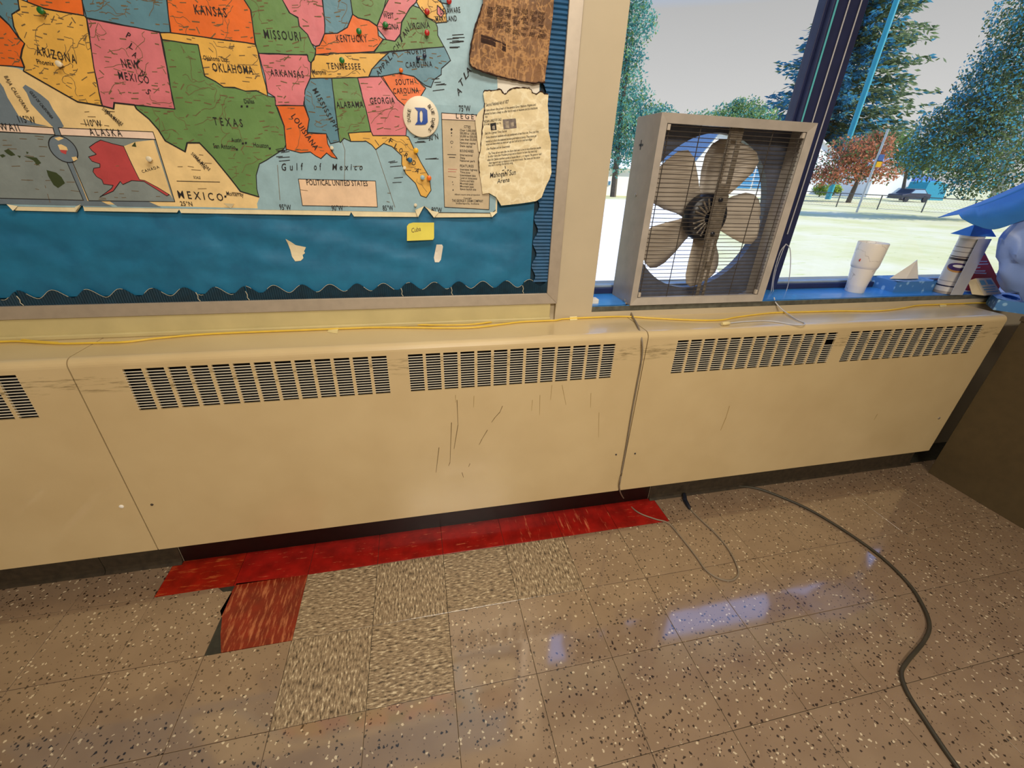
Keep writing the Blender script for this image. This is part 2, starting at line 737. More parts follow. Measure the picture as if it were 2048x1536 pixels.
def tile_mesh(x0, x1, y0, y1):
    b = MB()
    e, g = .0007, .0006
    x0 += g
    y0 += g
    x1 -= g
    y1 -= g
    b.add([(x0, y0, -.0032), (x1, y0, -.0032), (x1, y1, -.0032), (x0, y1, -.0032),
           (x0, y0, -.0006), (x1, y0, -.0006), (x1, y1, -.0006), (x0, y1, -.0006),
           (x0 + e, y0 + e, 0), (x1 - e, y0 + e, 0), (x1 - e, y1 - e, 0), (x0 + e, y1 - e, 0)],
          [(8, 9, 10, 11), (4, 5, 9, 8), (5, 6, 10, 9), (6, 7, 11, 10), (7, 4, 8, 11),
           (0, 1, 5, 4), (1, 2, 6, 5), (2, 3, 7, 6), (3, 0, 4, 7)])
    return b


tm = {}


def put_tile(i, r, matkey, partial=False):
    key = (matkey, partial)
    if key not in tm:
        tm[key] = tile_mesh(0, T, 0, .137 if partial else T).mesh('floor_tile', [M[matkey]])
    o = bpy.data.objects.new('floor_tile', tm[key])
    o.location = (i * T, 0 if partial else -(r + 1) * T, 0)
    COL.objects.link(o)
    adopt(o, floor)
    return o


special = {(0, 0): 'patchx', (1, 0): 'patchy', (2, 0): 'patchx', (3, 0): 'patchy', (0, 1): 'patchy', (1, 1): 'patchx'}
for i in range(-8, 14):
    if -2 <= i <= 5:
        put_tile(i, 0, {-2: 'redo', -1: 'redx', 0: 'redx', 5: 'redx', 4: 'redz', 3: 'redz'}.get(i, 'redx'), True)
    else:
        put_tile(i, 0, 'tile', True)
    for r in range(0, 6):
        if (i, r) in ((-1, 0), (-2, 0)):
            continue
        put_tile(i, r, special.get((i, r), 'tile'))


def floor_poly(px, mk, name='floor_tile'):
    b = MB()
    b.prism([Vector((*atz(u, v).xy, 0)) for u, v in px], (0, 0, -.0032))
    return b.build(name, M[mk], floor)


# the worn red square (short on its left, mastic showing) and the tile with a snapped corner
o = MB()
o.prism([atz(u, v) for u, v in ((473, 1167), (615.2, 1149.6), (584.5, 1280.5), (442, 1305), (441, 1268), (444, 1236), (440, 1222))], (0, 0, -.0032))
o.build('floor_tile', M['redy'], floor, label='scuffed red floor tile with a broken left edge')
o = MB()
o.prism([atz(u, v) for u, v in ((436, 1175.5), (446, 1184), (462, 1182), (464, 1186))] + [Vector((-T - .0004, -T + .0004, 0)), Vector((-2 * T + .0004, -T + .0004, 0)), Vector((-2 * T + .0004, -.0004, 0))], (0, 0, -.0032))
o.build('floor_tile', M['tile'], floor)
# the rest of the floor, behind the camera and past the frame
m = MB()
for i in range(-14, 20):
    for r in range(0, 21):
        if -8 <= i < 14 and r < 6:
            continue
        q = tile_mesh(i * T, (i + 1) * T, -(r + 1) * T, -r * T)
        m.add(q.v, q.f)
tag(m.build('floor_tile', M['tile'], floor), kind='stuff')

# walls: board wall and pillar left of the window, low wall below it, the rest of the room
m = MB()
m.box((-3.2, .27, 0), (.95, .62, 2.75))
m.box((.895, .255, ZT - .01), (XW, .62, 2.75))
m.box((.95, .137, 0), (2.79, .62, .786))
m.box((2.79, .255, 0), (4.6, .62, .786))
m.box((XW, .255, .786), (4.3, .62, .812))
m.box((4.3, .255, .786), (4.6, .62, .80))
m.box((-3.2, .137, 0), (.95, .27, .786))
m.box((XW, .27, 2.25), (4.6, .62, 2.75))
m.box((4.3, .255, .8), (4.6, .62, 2.3))
struct('wall_back', m, M['wall'])
m = MB()
m.box((-3.35, -5.15, 0), (-3.2, .62, 2.75))
struct('wall_left', m, M['wall'])
m = MB()
m.box((4.6, -5.15, 0), (4.75, .62, 2.75))
struct('wall_right', m, M['wall'])
m = MB()
m.box((-3.2, -5.15, 0), (4.6, -5.0, 2.75))
struct('wall_front', m, M['wall'])
m = MB()
m.box((-3.35, -5.15, 2.75), (4.75, .62, 2.85))
struct('ceiling', m, M['ceiling'])
m = MB()
m.box((-3.6, .62, 2.35), (5.0, .79, 2.47))
struct('trim_3', m, M['wall'])      # roof eave over the window

# recessed base under the heaters: black where the cove base is gone, grey vinyl cove either side
xl = atz(350, 1110).x
xl = aty(356, 1098, .132).x
xr = aty(1300, 982, .132).x
m = MB()
m.box((xl, .1355, -.003), (xr, .139, .16))
struct('baseboard_back', m, M['blackbase'])


def cove(name, x0, x1):
    b = MB()
    prof = [(.137, .12), (.133, .118), (.1325, .02), (.129, .008), (.120, .0015), (.120, 0.0), (.137, 0.0)]
    n = len(prof)
    b.add([(x0, y, z) for y, z in prof] + [(x1, y, z) for y, z in prof],
          [(i, (i + 1) % n, (i + 1) % n + n, i + n) for i in range(n)] + [tuple(range(n)), tuple(range(2 * n - 1, n - 1, -1))])
    return struct(name, b, M['covebase'])


xj = aty(205, 1130, .132).x
cove('baseboard_left', -3.2, xj - .001)
cove('baseboard_left', xj + .001, xl - .002)
cove('baseboard_right', xr + .002, 2.788)

# cream ledge moulding under the bulletin board
m = MB()
m.box((-3.2, .247, ZT), (.874, .27, .850))
m.box((-3.2, .238, ZT), (.874, .2475, .803))
struct('trim_1', m, M['trimw'], bevel=.003)

# ------------------------------------------------------------------ window
m = MB()
m.box((XW, .255, .812), (4.3, .262, ZS))
struct('trim_2', m, M['sillfront'], bevel=.001)
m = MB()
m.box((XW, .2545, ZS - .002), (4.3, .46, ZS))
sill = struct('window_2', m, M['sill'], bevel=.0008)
win = tag(empty('window_1', (XW, .43, ZS)), kind='structure')
m = MB()
m.box((XW, .41, ZS), (4.3, .47, ZS + .022))
m.box((XW, .425, ZS + .022), (4.3, .455, ZS + .03), 1)
m.box((XW, .41, 2.19), (4.3, .47, 2.25))
m.box((XW, .41, ZS + .022), (XW + .012, .47, 2.19))
m.box((4.27, .41, ZS + .022), (4.3, .47, 2.19))
m.build('window_frame', [M['winframe'], M['winlight']], win, bevel=.001)
m = MB()
m.box((1.795, .405, ZS), (1.925, .475, 2.2))
m.box((1.783, .425, ZS), (1.795, .455, 2.2))
m.build('mullion', [M['winframe']], win, bevel=.002, label='dark navy window mullion behind the box fan')
m = MB()
m.box((1.803, .4035, ZS), (1.809, .4055, 2.2))
M['stripteal'] = mat('teal_reflection', (96, 196, 206), .4, .05)  # cyan glass reflection along the mullion edge, made as a coloured strip
m.build('mullion_reflection', M['stripteal'], win)
for a, b in ((XW + .01, 1.785), (1.924, 4.28)):
    m = MB()
    m.box((a, .438, ZS + .02), (b, .442, 2.2))
    m.build('glass_pane', M['glass'], win)

# ================================================================== HEATERS
UL = 1.615


def heater(x0, label, broken=False, endcap=False):
    root = thing('wall_heater', (x0 + UL / 2, .17, .118), label, 'heater', 'cream wall heaters under the board and window')
    a, b = x0 + .0015, x0 + UL - .0015
    g = MB()
    zl, zh = .632, .757
    # front sheet with the two rows of openings
    xs = [a]
    holes = []
    for gs in (x0 + .114, x0 + .838):
        for k in range(13):
            p = gs + k * .0517
            holes.append((p, p + .0425))
            xs += [p, p + .0425]
    xs.append(b)
    zs = [.118, zl, zh, .768]
    hs = {round(h[0], 5) for h in holes}
    for i in range(len(xs) - 1):
        for j in range(3):
            if j == 1 and round(xs[i], 5) in hs:
                continue
            g.quad((xs[i], YF, zs[j]), (xs[i + 1], YF, zs[j]), (xs[i + 1], YF, zs[j + 1]), (xs[i], YF, zs[j + 1]))
    # rounded top edge, top, ends, bottom lip
    R = .022
    prof = [(YF, .768)] + [(YF + R - R * math.cos(t), .768 + R * math.sin(t)) for t in [math.pi / 2 * q / 6 for q in range(1, 7)]] + [(.256, ZT)]
    for (y0, z0), (y1, z1) in zip(prof[:-1], prof[1:]):
        g.quad((a, y0, z0), (b, y0, z0), (b, y1, z1), (a, y1, z1))
    g.quad((a, YF, .118), (a, .136, .118), (b, .136, .118), (b, YF, .118))
    for x in (a, b):
        ring = [(x, YF, .118), (x, .256, .118), (x, .256, ZT)] + [(x, y, z) for y, z in reversed(prof[:-1])]
        g.add(ring, [tuple(range(len(ring)))])
    # returns of the openings
    for p, q in holes:
        g.quad((p, YF, zl), (q, YF, zl), (q, YF + .006, zl), (p, YF + .006, zl))
        g.quad((p, YF, zh), (q, YF, zh), (q, YF + .006, zh), (p, YF + .006, zh))
        g.quad((p, YF, zl), (p, YF, zh), (p, YF + .006, zh), (p, YF + .006, zl))
        g.quad((q, YF, zl), (q, YF, zh), (q, YF + .006, zh), (q, YF + .006, zl))
    body = g.build('casing', M['heater'], root)
    d = MB()
    d.box((a + .03, YF + .045, .6), (b - .03, YF + .05, .775))  # black sheet added so the louver slots look shaded inside
    d.build('dark_backing', M['darkcore'], root, label='black sheet behind the louvers standing in for the shaded inside')
    for gi in range(2):
        gr = None
        for k in range(13):
            p, q = holes[gi * 13 + k]
            s = MB()
            n = 15
            pitch = (zh - zl) / n
            for r in range(1, n):
                if broken and gi == 0 and k == 12 and r in (10, 11):
                    continue
                z = zl + r * pitch
                s.box((p - .0005, YF - .0006, z - .0008), (q + .0005, YF + .0018, z + .0008))
            if gr is None:
                gr = s.build('grille', M['louver'], root, label='pale slotted outlet grille')
            else:
                tag(s.build('louver_bank', M['louver'], gr), kind='stuff')
    return root


def screw(root, u, v, r=.006, mk='chrome', name='screw'):
    p = aty(u, v, YF)
    s = MB()
    s.lathe([(r, 0), (r, -.0012), (r * .6, -.003), (0, -.0033)], (p.x, YF, p.z), 'y', 12)
    return s.build(name, M[mk], root, smooth=True)


def scuffs(root, strokes, w=.0012, mk='inkfaint'):
    for st in strokes:
        s = MB()
        P = [aty(u, v, YF - .0003) for u, v in st]
        for a, b in zip(P[:-1], P[1:]):
            d = (b - a).normalized()
            n = Vector((-d.z, 0, d.x)) * w
            s.quad(a - n, b - n * .6, b + n * .6, a + n)
        s.build('scuff_mark', M[mk], root)


M['scuff'] = mat('scuff', (150, 124, 74), .6, .2)
M['scuffd'] = mat('scuff_dark', (104, 82, 46), .6, .2)
h1 = heater(-.447 - UL, 'cream wall heater cut off by the left edge of the photo')
h2 = heater(-.447, 'middle cream wall heater below the map board, above the red tiles')
h3 = heater(-.447 + UL, 'right cream wall heater under the window, with one broken louver', True)
screw(h1, 243, 1013, .0065, 'white')
screw(h2, 304, 1009, .004, 'covebase')
screw(h2, 1232, 909, .0035, 'motor')
screw(h3, 1270, 907, .0035, 'motor')
screw(h3, 1878, 836, .006)
scuffs(h2, [[(903, 845), (900, 925), (897, 932)], [(914, 800), (916, 850), (908, 898)], [(878, 895), (872, 945)],
            [(1005, 812), (1000, 824), (990, 835), (983, 845)], [(975, 860), (964, 878), (958, 890)], [(940, 927), (937, 934)],
            [(924, 945), (927, 955)]], .0011, 'scuffd')
scuffs(h2, [[(911, 790), (911, 805)], [(948, 792), (947, 815)], [(1065, 800), (1063, 822)], [(1104, 770), (1101, 800)],
            [(1124, 770), (1132, 810)], [(1182, 786), (1181, 815)], [(1198, 825), (1197, 875)], [(1080, 790), (1079, 830)]], .0008, 'scuff')
scuffs(h3, [[(1459, 812), (1452, 835), (1441, 861)], [(1755, 828), (1748, 840)]], .0014, 'scuff')

# ================================================================== RIGHT CABINET
cb = thing('cabinet', (3.1, -.5, 0), 'dark olive brown cabinet side at the right edge, standing on the floor', 'cabinet')
m = MB()
m.box((2.815, -1.35, 0.0), (2.835, .06, .775))
m.box((2.835, -1.35, 0.02), (3.45, .06, .04))
m.box((2.835, .045, .04), (3.45, .06, .775))
m.box((3.43, -1.35, 0.0), (3.45, .045, .775))
m.build('carcass', M['cabinet'], cb, bevel=.0015)
m = MB()
m.box((2.81, -1.37, .775), (3.47, .065, .795))
m.build('cabinet_top', M['cabinet'], cb, bevel=.002)
m = MB()
m.box((2.84, -1.368, .05), (3.425, -1.35, .77))
d = m.build('cabinet_door', M['cabinet'], cb, bevel=.002)
m = MB()
m.tube([(2.9, -1.37, .4), (2.9, -1.39, .4), (2.9, -1.39, .5), (2.9, -1.37, .5)], .005)
m.build('door_handle', M['chrome'], d, smooth=True)

# ================================================================== BULLETIN BOARD
bb = thing('bulletin_board', (-.6, .262, .849), 'large bulletin board with aluminium frame and blue paper backing', 'bulletin board')
XI, ZI = .858, .885          # inner corner of the frame
XO, ZO = .895, .850          # outer corner
YO = .243
m = MB()
for ring in [[(-3.1, ZO), (XO, ZO), (XI, ZI), (-3.1, ZI)]]:
    f = [Vector((x, YO, z)) for x, z in ring]
    f[2].y = f[3].y = YO + .004
    m.prism(f, (0, .027, 0))
m.build('frame_rail', M['alu'], bb, bevel=.0012)
m = MB()
f = [Vector(p) for p in ((XO, YO, ZO), (XO + .006, YO, 2.2), (XI + .004, YO + .004, 2.2), (XI, YO + .004, ZI))]
m.prism(f, (0, .027, 0))
m.build('frame_rail', M['alu'], bb, bevel=.0012)
m = MB()
m.box((-3.1, .2655, ZI - .02), (XI + .01, .269, 2.19))
m.build('backing_panel', M['corrugdark'], bb)


def bluefy(x, z):
    w_ = noise.noise(Vector((x * 4, z * 5, 7))) * .9
    r1 = 1 - abs(noise.noise(Vector((x * 4.5 + z * 9 + w_, z * 13 + x * 2.5, 1.3)))) * 2.4
    r2 = 1 - abs(noise.noise(Vector((x * 7 - z * 11, z * 15 + w_, 4)))) * 2.6
    d = max(-.3, r1) * .0060 + max(-.3, r2) * .0036 - .002
    edge = min(1, max(0, (z - .90) / .08)) * min(1, max(0, (1.15 - z) / .05)) * min(1, max(0, (.80 - x) / .06))
    return .2605 - max(-.003, d) * edge


m = MB()
cut_sheet(m, [(-1.5, .905), (.80, .905), (.80, 2.19), (-1.5, 2.19)], bluefy, .016)
m.build('backing_paper', M['bluepaper'], bb, smooth=True, label='wrinkled teal blue backing paper')


# corrugated scalloped border: bottom strip (upright ribs) in torn lengths, right strip (level ribs)
def scallop_bottom(x0, x1, top, label=None):
    b = MB()
    p = .0063
    n = int((x1 - x0) / (p / 4))
    vs, fs = [], []
    for i in range(n + 1):
        x = x0 + (x1 - x0) * i / n
        y = .2535 - .0011 * math.cos(2 * math.pi * x / p)
        zt = top + .010 * math.cos(2 * math.pi * (x - .02) / .0775) - .003 * (1 - abs(math.cos(math.pi * (x - .02) / .0775)))
        vs += [(x, y, ZI - .004), (x, y, zt), (x, y + .002, ZI - .004), (x, y + .002, zt)]
    for i in range(n):
        k = i * 4
        fs += [(k, k + 4, k + 5, k + 1), (k + 1, k + 5, k + 7, k + 3), (k + 3, k + 7, k + 6, k + 2)]
    fs += [(0, 1, 3, 2), (n * 4, n * 4 + 2, n * 4 + 3, n * 4 + 1)]
    b.add(vs, fs)
    return b.build('border_strip', M['corrugdark'], bb)


def white_edge(pts, w, parent):
    b = MB()
    b.tube([(p.x, p.y, p.z) for p in pts], w, 5)
    return b.build('torn_edge', M['tearwhite'], parent, label='pale torn paper edge')


cuts = [-1.45, aty(35, 590, .254).x, aty(392, 580, .254).x, aty(492, 580, .254).x, aty(803, 575, .254).x, aty(903, 570, .254).x, aty(1046, 575, .254).x, XI + .004]
for k in range(len(cuts) - 1):
    top = [.914, .916, .916, .918, .919, .919, .922][k]
    o = scallop_bottom(cuts[k] + .0012, cuts[k + 1] - .0012, top)
    if k:
        x = cuts[k]
        white_edge([Vector((x - .002, .2525, .912)), Vector((x + .001, .2522, .902)), Vector((x - .001, .2522, .893)), Vector((x + .003, .2525, .886))], .0011, o)
    # pale worn line along the scallops
    pts = []
    for i in range(0, int((cuts[k + 1] - cuts[k]) / .006)):
        x = cuts[k] + .003 + i * .006
        if (math.sin(x * 43) + math.sin(x * 97)) > -.3:
            zt = top + .010 * math.cos(2 * math.pi * (x - .02) / .0775) - .003 * (1 - abs(math.cos(math.pi * (x - .02) / .0775)))
            pts.append(Vector((x, .2528, zt)))
        else:
            if len(pts) > 2:
                white_edge(pts, .0006, o)
            pts = []
    if len(pts) > 2:
        white_edge(pts, .0006, o)

b = MB()
p = .0105
z0, z1 = .922, 1.75
n = int((z1 - z0) / (p / 6))
vs, fs = [], []
for i in range(n + 1):
    z = z0 + (z1 - z0) * i / n
    y = .2545 - .0017 * math.cos(2 * math.pi * z / p)
    xe = .808 + .007 * math.cos(2 * math.pi * (z - .94) / .072) - .00
    vs += [(xe, y, z), (XI + .004, y, z), (xe, y + .003, z)]
for i in range(n):
    k = i * 3
    fs += [(k, k + 1, k + 4, k + 3), (k + 3, k + 5, k + 2, k)]
b.add(vs, fs)
b.build('border_strip', M['corrug'], bb, label='blue corrugated border strip with level ribs')

# ================================================================== THE MAP
YM = .2515


def mapfy(x, z):
    d = noise.noise(Vector((x * 4, z * 6, 9.1))) * .0022
    d += .0014 * math.exp(-((z - 1.388 - .02 * (x - .2)) / .022) ** 2)          # level fold
    d += .0010 * math.exp(-((x - .263) / .02) ** 2)                          # upright fold
    return YM - d


mp = thing('wall_map', (.0, YM, 1.126), 'wrinkled paper wall map of the United States pinned on the blue board', 'map')


def PX(l, y=YM):
    return [(q.x, q.z) for q in (aty(u, v, y) for u, v in l)]


def A(*l):
    return [(x * .273438, y * .273438) for x, y in l]


def B(*l):
    return [(500 + x * .273438, y * .273438) for x, y in l]


def C5(*l):
    return [(x * .175781, 180 + y * .175781) for x, y in l]


XLM = -.78      # the sheet runs on past the left edge of the frame
sheet = MB()
bot = PX([(-60, 395), (-10, 397), (18, 408), (30, 421), (153, 424), (164, 408), (168, 422), (354, 425), (358, 419), (362, 426), (699, 431), (702, 424), (708, 433),
          (836, 434), (848, 412), (856, 420), (868, 435), (983, 434), (994, 424), (997, 300), (1010, 120)])
poly = [(XLM, bot[0][1])] + bot[0:] + [(bot[-1][0] + .004, 1.66), (XLM, 1.66)]
cut_sheet(sheet, poly, lambda x, z: mapfy(x, z) + .0005, .02, 0, .0006)
lay = 0


def L(k):
    return lambda x, z: mapfy(x, z) - .00022 * k


prints = MB()
PM = ['sea', 'sea2', 'inset', 'land', 'mapred', 'mappink', 'mapyellow', 'maporange', 'mapblue', 'mapgreen', 'mapdkgreen', 'mapbox', 'maphead', 'legend', 'mapwhite', 'ink', 'inkfaint']
PI = {k: i for i, k in enumerate(PM)}


def pr(px, mk, k, step=.02):
    cut_sheet(prints, PX(px), L(k), step, PI[mk])
    return px


def line(px, w=.0011, mk='ink', k=4, closed=False, wob=0):
    P = PX(px)
    if closed:
        P = P + [P[0]]
    pts = []
    for (x0, z0), (x1, z1) in zip(P[:-1], P[1:]):
        n = max(1, int(math.hypot(x1 - x0, z1 - z0) / .02))
        for i in range(n):
            t = i / n
            pts.append((x0 + (x1 - x0) * t + random.uniform(-wob, wob), z0 + (z1 - z0) * t + random.uniform(-wob, wob)))
    pts.append(P[-1])
    f = L(k)
    for (x0, z0), (x1, z1) in zip(pts[:-1], pts[1:]):
        d = math.hypot(x1 - x0, z1 - z0)
        if d < 1e-6:
            continue
        nx, nz = -(z1 - z0) / d * w, (x1 - x0) / d * w
        ex, ez = (x1 - x0) / d * w * .5, (z1 - z0) / d * w * .5
        q = [(x0 - nx - ex, z0 - nz - ez), (x1 - nx + ex, z1 - nz + ez), (x1 + nx + ex, z1 + nz + ez), (x0 + nx - ex, z0 + nz - ez)]
        prints.add([(x, f(x, z), z) for x, z in q], [(0, 1, 2, 3)], PI[mk])


# margin and sea
pr([(-60, 397), (-10, 399), (18, 409), (30, 413), (153, 415), (164, 408), (168, 414), (354, 417), (699, 422), (836, 425), (848, 412), (858, 417), (874, 425), (984, 426), (991, 420), (994, 300), (1006, 120),
    (1014, -60), (-60, -60)], 'sea', 1)
# Mexico, then the water west of it
pr(A((-60, 470), (0, 480), (130, 500), (175, 520), (570, 745), (750, 775), (830, 790), (835, 755), (1000, 770), (1000, 800), (1090, 870), (1160, 950), (1210, 1030), (1350, 1110),
     (1370, 1045), (1460, 1045), (1560, 1150), (1690, 1310), (1750, 1400), (1900, 1440), (1880, 1490), (1885, 1525), (1300, 1510), (-60, 1470)), 'land', 2)
pr(A((-60, 580), (0, 600), (30, 640), (60, 715), (110, 800), (140, 850), (270, 905), (360, 925), (-60, 905)), 'sea2', 3)
pr(A((170, 640), (190, 620), (240, 650), (300, 690), (360, 740), (390, 800), (440, 870), (470, 925), (430, 945), (450, 1000), (400, 1000), (390, 930), (330, 870), (230, 760), (200, 680)), 'sea2', 3)
pr(A((-60, 1440), (0, 1448), (640, 1470), (1090, 1475), (1180, 1515), (860, 1510), (800, 1470), (740, 1472), (820, 1510), (-60, 1490)), 'sea2', 3)
pr(A((405, 985), (450, 990), (640, 1470), (610, 1470)), 'sea2', 3)
# insets
pr(A((-60, 960), (0, 965), (405, 985), (610, 1465), (-60, 1448)), 'inset', 3)
pr(A((-60, 903), (0, 905), (390, 935), (405, 985), (-60, 962)), 'maphead', 3)
pr(A((450, 990), (1140, 1020), (1280, 1475), (650, 1468)), 'inset', 3)
pr(A((430, 935), (1120, 965), (1140, 1020), (450, 990)), 'maphead', 4)
for q in (A((-60, 960), (0, 965), (405, 985), (610, 1465), (-60, 1448)), A((-60, 903), (390, 935), (405, 985), (-60, 960)), A((450, 990), (1140, 1020), (1280, 1475), (650, 1468)),
          A((430, 935), (1120, 965), (1140, 1020), (450, 990))):
    line(q, .0008, 'ink', 5, True)
pr(C5((1410, 640), (1540, 590), (1750, 568), (1965, 1240), (1940, 1195), (1800, 1110), (1650, 1030), (1590, 1020)), 'land', 4)
ak = C5((1020, 650), (1090, 600), (1150, 570), (1200, 585), (1280, 610), (1410, 640), (1500, 840), (1590, 1020), (1650, 1030), (1800, 1110), (1930, 1190), (1900, 1205), (1750, 1110), (1640, 1040), (1500, 1030), (1400, 1075),
        (1370, 1040), (1290, 1150), (1140, 1215), (1210, 1165), (1270, 1120), (1290, 1085), (1180, 1070), (1160, 1020), (1100, 985), (1060, 930), (1070, 890), (1140, 880), (1140, 840), (1050, 810), (1010, 760), (1080, 740), (1100, 730), (1050, 690))
pr(ak, 'mapred', 5)
line(ak, .0007, 'ink', 6, True)
for q in (C5((50, 690), (100, 670), (150, 710), (180, 740), (130, 750), (80, 720)), C5((530, 910), (640, 940), (700, 990), (740, 1060), (660, 1115), (610, 1080), (550, 980)), C5((270, 750), (420, 770), (470, 830), (430, 855), (380, 800)),
          C5((1500, 640), (1540, 590), (1555, 650))):
    pr(q, 'mapdkgreen', 5)
# small globe between the insets
ell = [(465 + 105 * math.cos(a) + 18 * math.sin(a), 1090 + 95 * math.sin(a) + 25 * math.cos(a)) for a in [k * math.pi / 14 for k in range(28)]]
pr(A(*ell), 'sea2', 5)
line(A(*ell), .0010, 'ink', 6, True)
pr(A((425, 1060), (450, 1055), (490, 1075), (500, 1100), (440, 1095)), 'land', 6)
pr(A((440, 1095), (492, 1100), (485, 1130), (450, 1115)), 'mapred', 6)
pr(A((400, 1010), (440, 1000), (470, 1012), (430, 1030)), 'land', 6)
pr(A((525, 1150), (560, 1145), (570, 1165), (540, 1180)), 'land', 6)
# states
ST = [
    (A((-60, -60), (130, -60), (135, 0), (145, 70), (90, 105), (105, 195), (140, 280), (75, 185), (0, 115), (-60, 60)), 'mapblue'),
    (A((-60, 60), (0, 118), (75, 187), (140, 282), (180, 315), (160, 360), (150, 420), (180, 495), (0, 477), (-60, 470)), 'maporange'),
    (A((200, -60), (600, -60), (600, 0), (620, 118), (330, 65), (205, 15)), 'maporange'),
    (A((135, -10), (205, 15), (330, 65), (620, 118), (640, 140), (690, 500), (750, 775), (570, 745), (175, 520), (180, 490), (155, 420), (165, 360), (180, 318), (140, 270), (105, 195), (92, 108), (145, 72)), 'mapyellow'),
    (A((635, 132), (1170, 235), (1280, 800), (985, 768), (838, 752), (832, 796), (750, 775), (690, 500)), 'mappink'),
    (A((600, -60), (1215, -60), (1220, 0), (1250, 240), (1170, 238), (637, 135), (600, 0)), 'mapblue'),
    (A((1215, -60), (1780, -60), (1790, 0), (1830, 70), (1855, 230), (1870, 325), (1250, 240), (1220, 0)), 'maporange'),
    (A((1170, 238), (1250, 241), (1870, 323), (1890, 390), (1962, 705), (1880, 665), (1800, 668), (1720, 642), (1640, 640), (1580, 598), (1500, 558), (1450, 330), (1187, 290)), 'mapyellow'),
    (A((1187, 290), (1450, 330), (1500, 558), (1580, 598), (1640, 640), (1720, 642), (1800, 668), (1880, 665), (1962, 705), (2014, 712), (2028, 790), (2078, 920), (2090, 1060), (2078, 1090), (1998, 1140), (1898, 1200), (1873, 1280), (1878, 1380), (1895, 1440),
       (1760, 1400), (1690, 1310), (1560, 1150), (1460, 1045), (1370, 1045), (1355, 1110), (1210, 1030), (1160, 950), (1090, 870), (1000, 797), (985, 768), (1280, 800)), 'mapgreen'),
    (B((-45, -60), (235, -60), (240, 0), (290, 95), (350, 130), (360, 190), (420, 250), (450, 320), (480, 370), (470, 440), (445, 460), (430, 445), (420, 402), (65, 392), (40, 325), (25, 220), (5, 75), (-40, 0)), 'mapgreen'),
    (B((235, -60), (530, -60), (530, 0), (550, 180), (545, 245), (530, 290), (510, 335), (480, 340), (450, 320), (420, 250), (360, 190), (350, 130), (290, 95), (240, 0)), 'mappink'),
    (B((530, -60), (735, -60), (738, 0), (750, 105), (710, 200), (640, 245), (545, 245), (550, 180), (530, 0)), 'mapblue'),
    (B((735, -60), (1010, -60), (1010, 0), (980, 60), (930, 190), (870, 150), (790, 130), (750, 105), (738, 0)), 'mapgreen'),
    (B((750, 105), (790, 130), (870, 150), (930, 190), (940, 260), (975, 287), (905, 378), (590, 392), (570, 405), (480, 402), (480, 342), (510, 335), (545, 247), (640, 245), (710, 200)), 'maporange'),
    (B((1010, -60), (1260, -60), (1210, 20), (1170, 60), (1110, 160), (1100, 250), (1060, 300), (1000, 290), (940, 222), (930, 190), (980, 60)), 'mappink'),
    (B((1190, 40), (1240, 60), (1300, 130), (1350, 150), (1370, 200), (1375, 260), (1420, 342), (905, 386), (975, 287), (1060, 300), (1100, 250), (1110, 160), (1170, 60)), 'mapgreen'),
    (B((1215, 10), (1260, -60), (1370, -60), (1400, 20), (1430, 80), (1440, 160), (1360, 170), (1300, 130), (1240, 60)), 'mapyellow'),
    (B((1370, 40), (1420, 90), (1400, 130), (1370, 100)), 'mappink'),
    (B((1300, -60), (1500, -60), (1450, 30), (1400, 20)), 'mapblue'),
    (B((1012, 384), (1420, 342), (1450, 400), (1465, 440), (1400, 500), (1400, 545), (1345, 580), (1325, 640), (1280, 625), (1200, 560), (1090, 535), (960, 560), (868, 560), (890, 505), (950, 440)), 'mapblue'),
    (B((480, 403), (590, 392), (1014, 384), (950, 440), (890, 505), (868, 565), (440, 575), (450, 500), (450, 460)), 'mapyellow'),
    (B((65, 393), (420, 402), (430, 447), (445, 460), (445, 570), (405, 660), (395, 772), (190, 772), (185, 710), (133, 680), (110, 550)), 'mappink'),
    (B((440, 575), (600, 573), (625, 800), (655, 1035), (590, 1050), (560, 978), (418, 970), (435, 870), (400, 760), (405, 660)), 'mapblue'),
    (B((600, 573), (787, 568), (850, 810), (885, 962), (720, 972), (735, 1035), (690, 1012), (660, 1045), (655, 1035), (625, 800)), 'mapgreen'),
    (B((787, 566), (970, 560), (1020, 645), (1080, 730), (1150, 790), (1150, 880), (1140, 992), (900, 992), (885, 962), (850, 810)), 'mappink'),
    (B((955, 558), (1090, 535), (1200, 560), (1285, 642), (1240, 720), (1150, 790), (1080, 730), (1020, 645)), 'maporange'),
    (B((720, 973), (885, 964), (900, 992), (1140, 992), (1160, 1000), (1200, 1090), (1250, 1190), (1310, 1290), (1325, 1390), (1290, 1445), (1250, 1430), (1210, 1340), (1140, 1270), (1110, 1200), (1110, 1140), (1040, 1070), (980, 1050), (920, 1092),
       (890, 1060), (850, 1035), (737, 1035)), 'mapyellow'),
    (B((190, 773), (395, 773), (435, 870), (418, 972), (560, 980), (570, 1050), (600, 1110), (640, 1160), (600, 1148), (560, 1118), (520, 1160), (480, 1140), (440, 1110), (370, 1120), (265, 1090), (262, 1060), (250, 920), (205, 790)), 'maporange'),
]
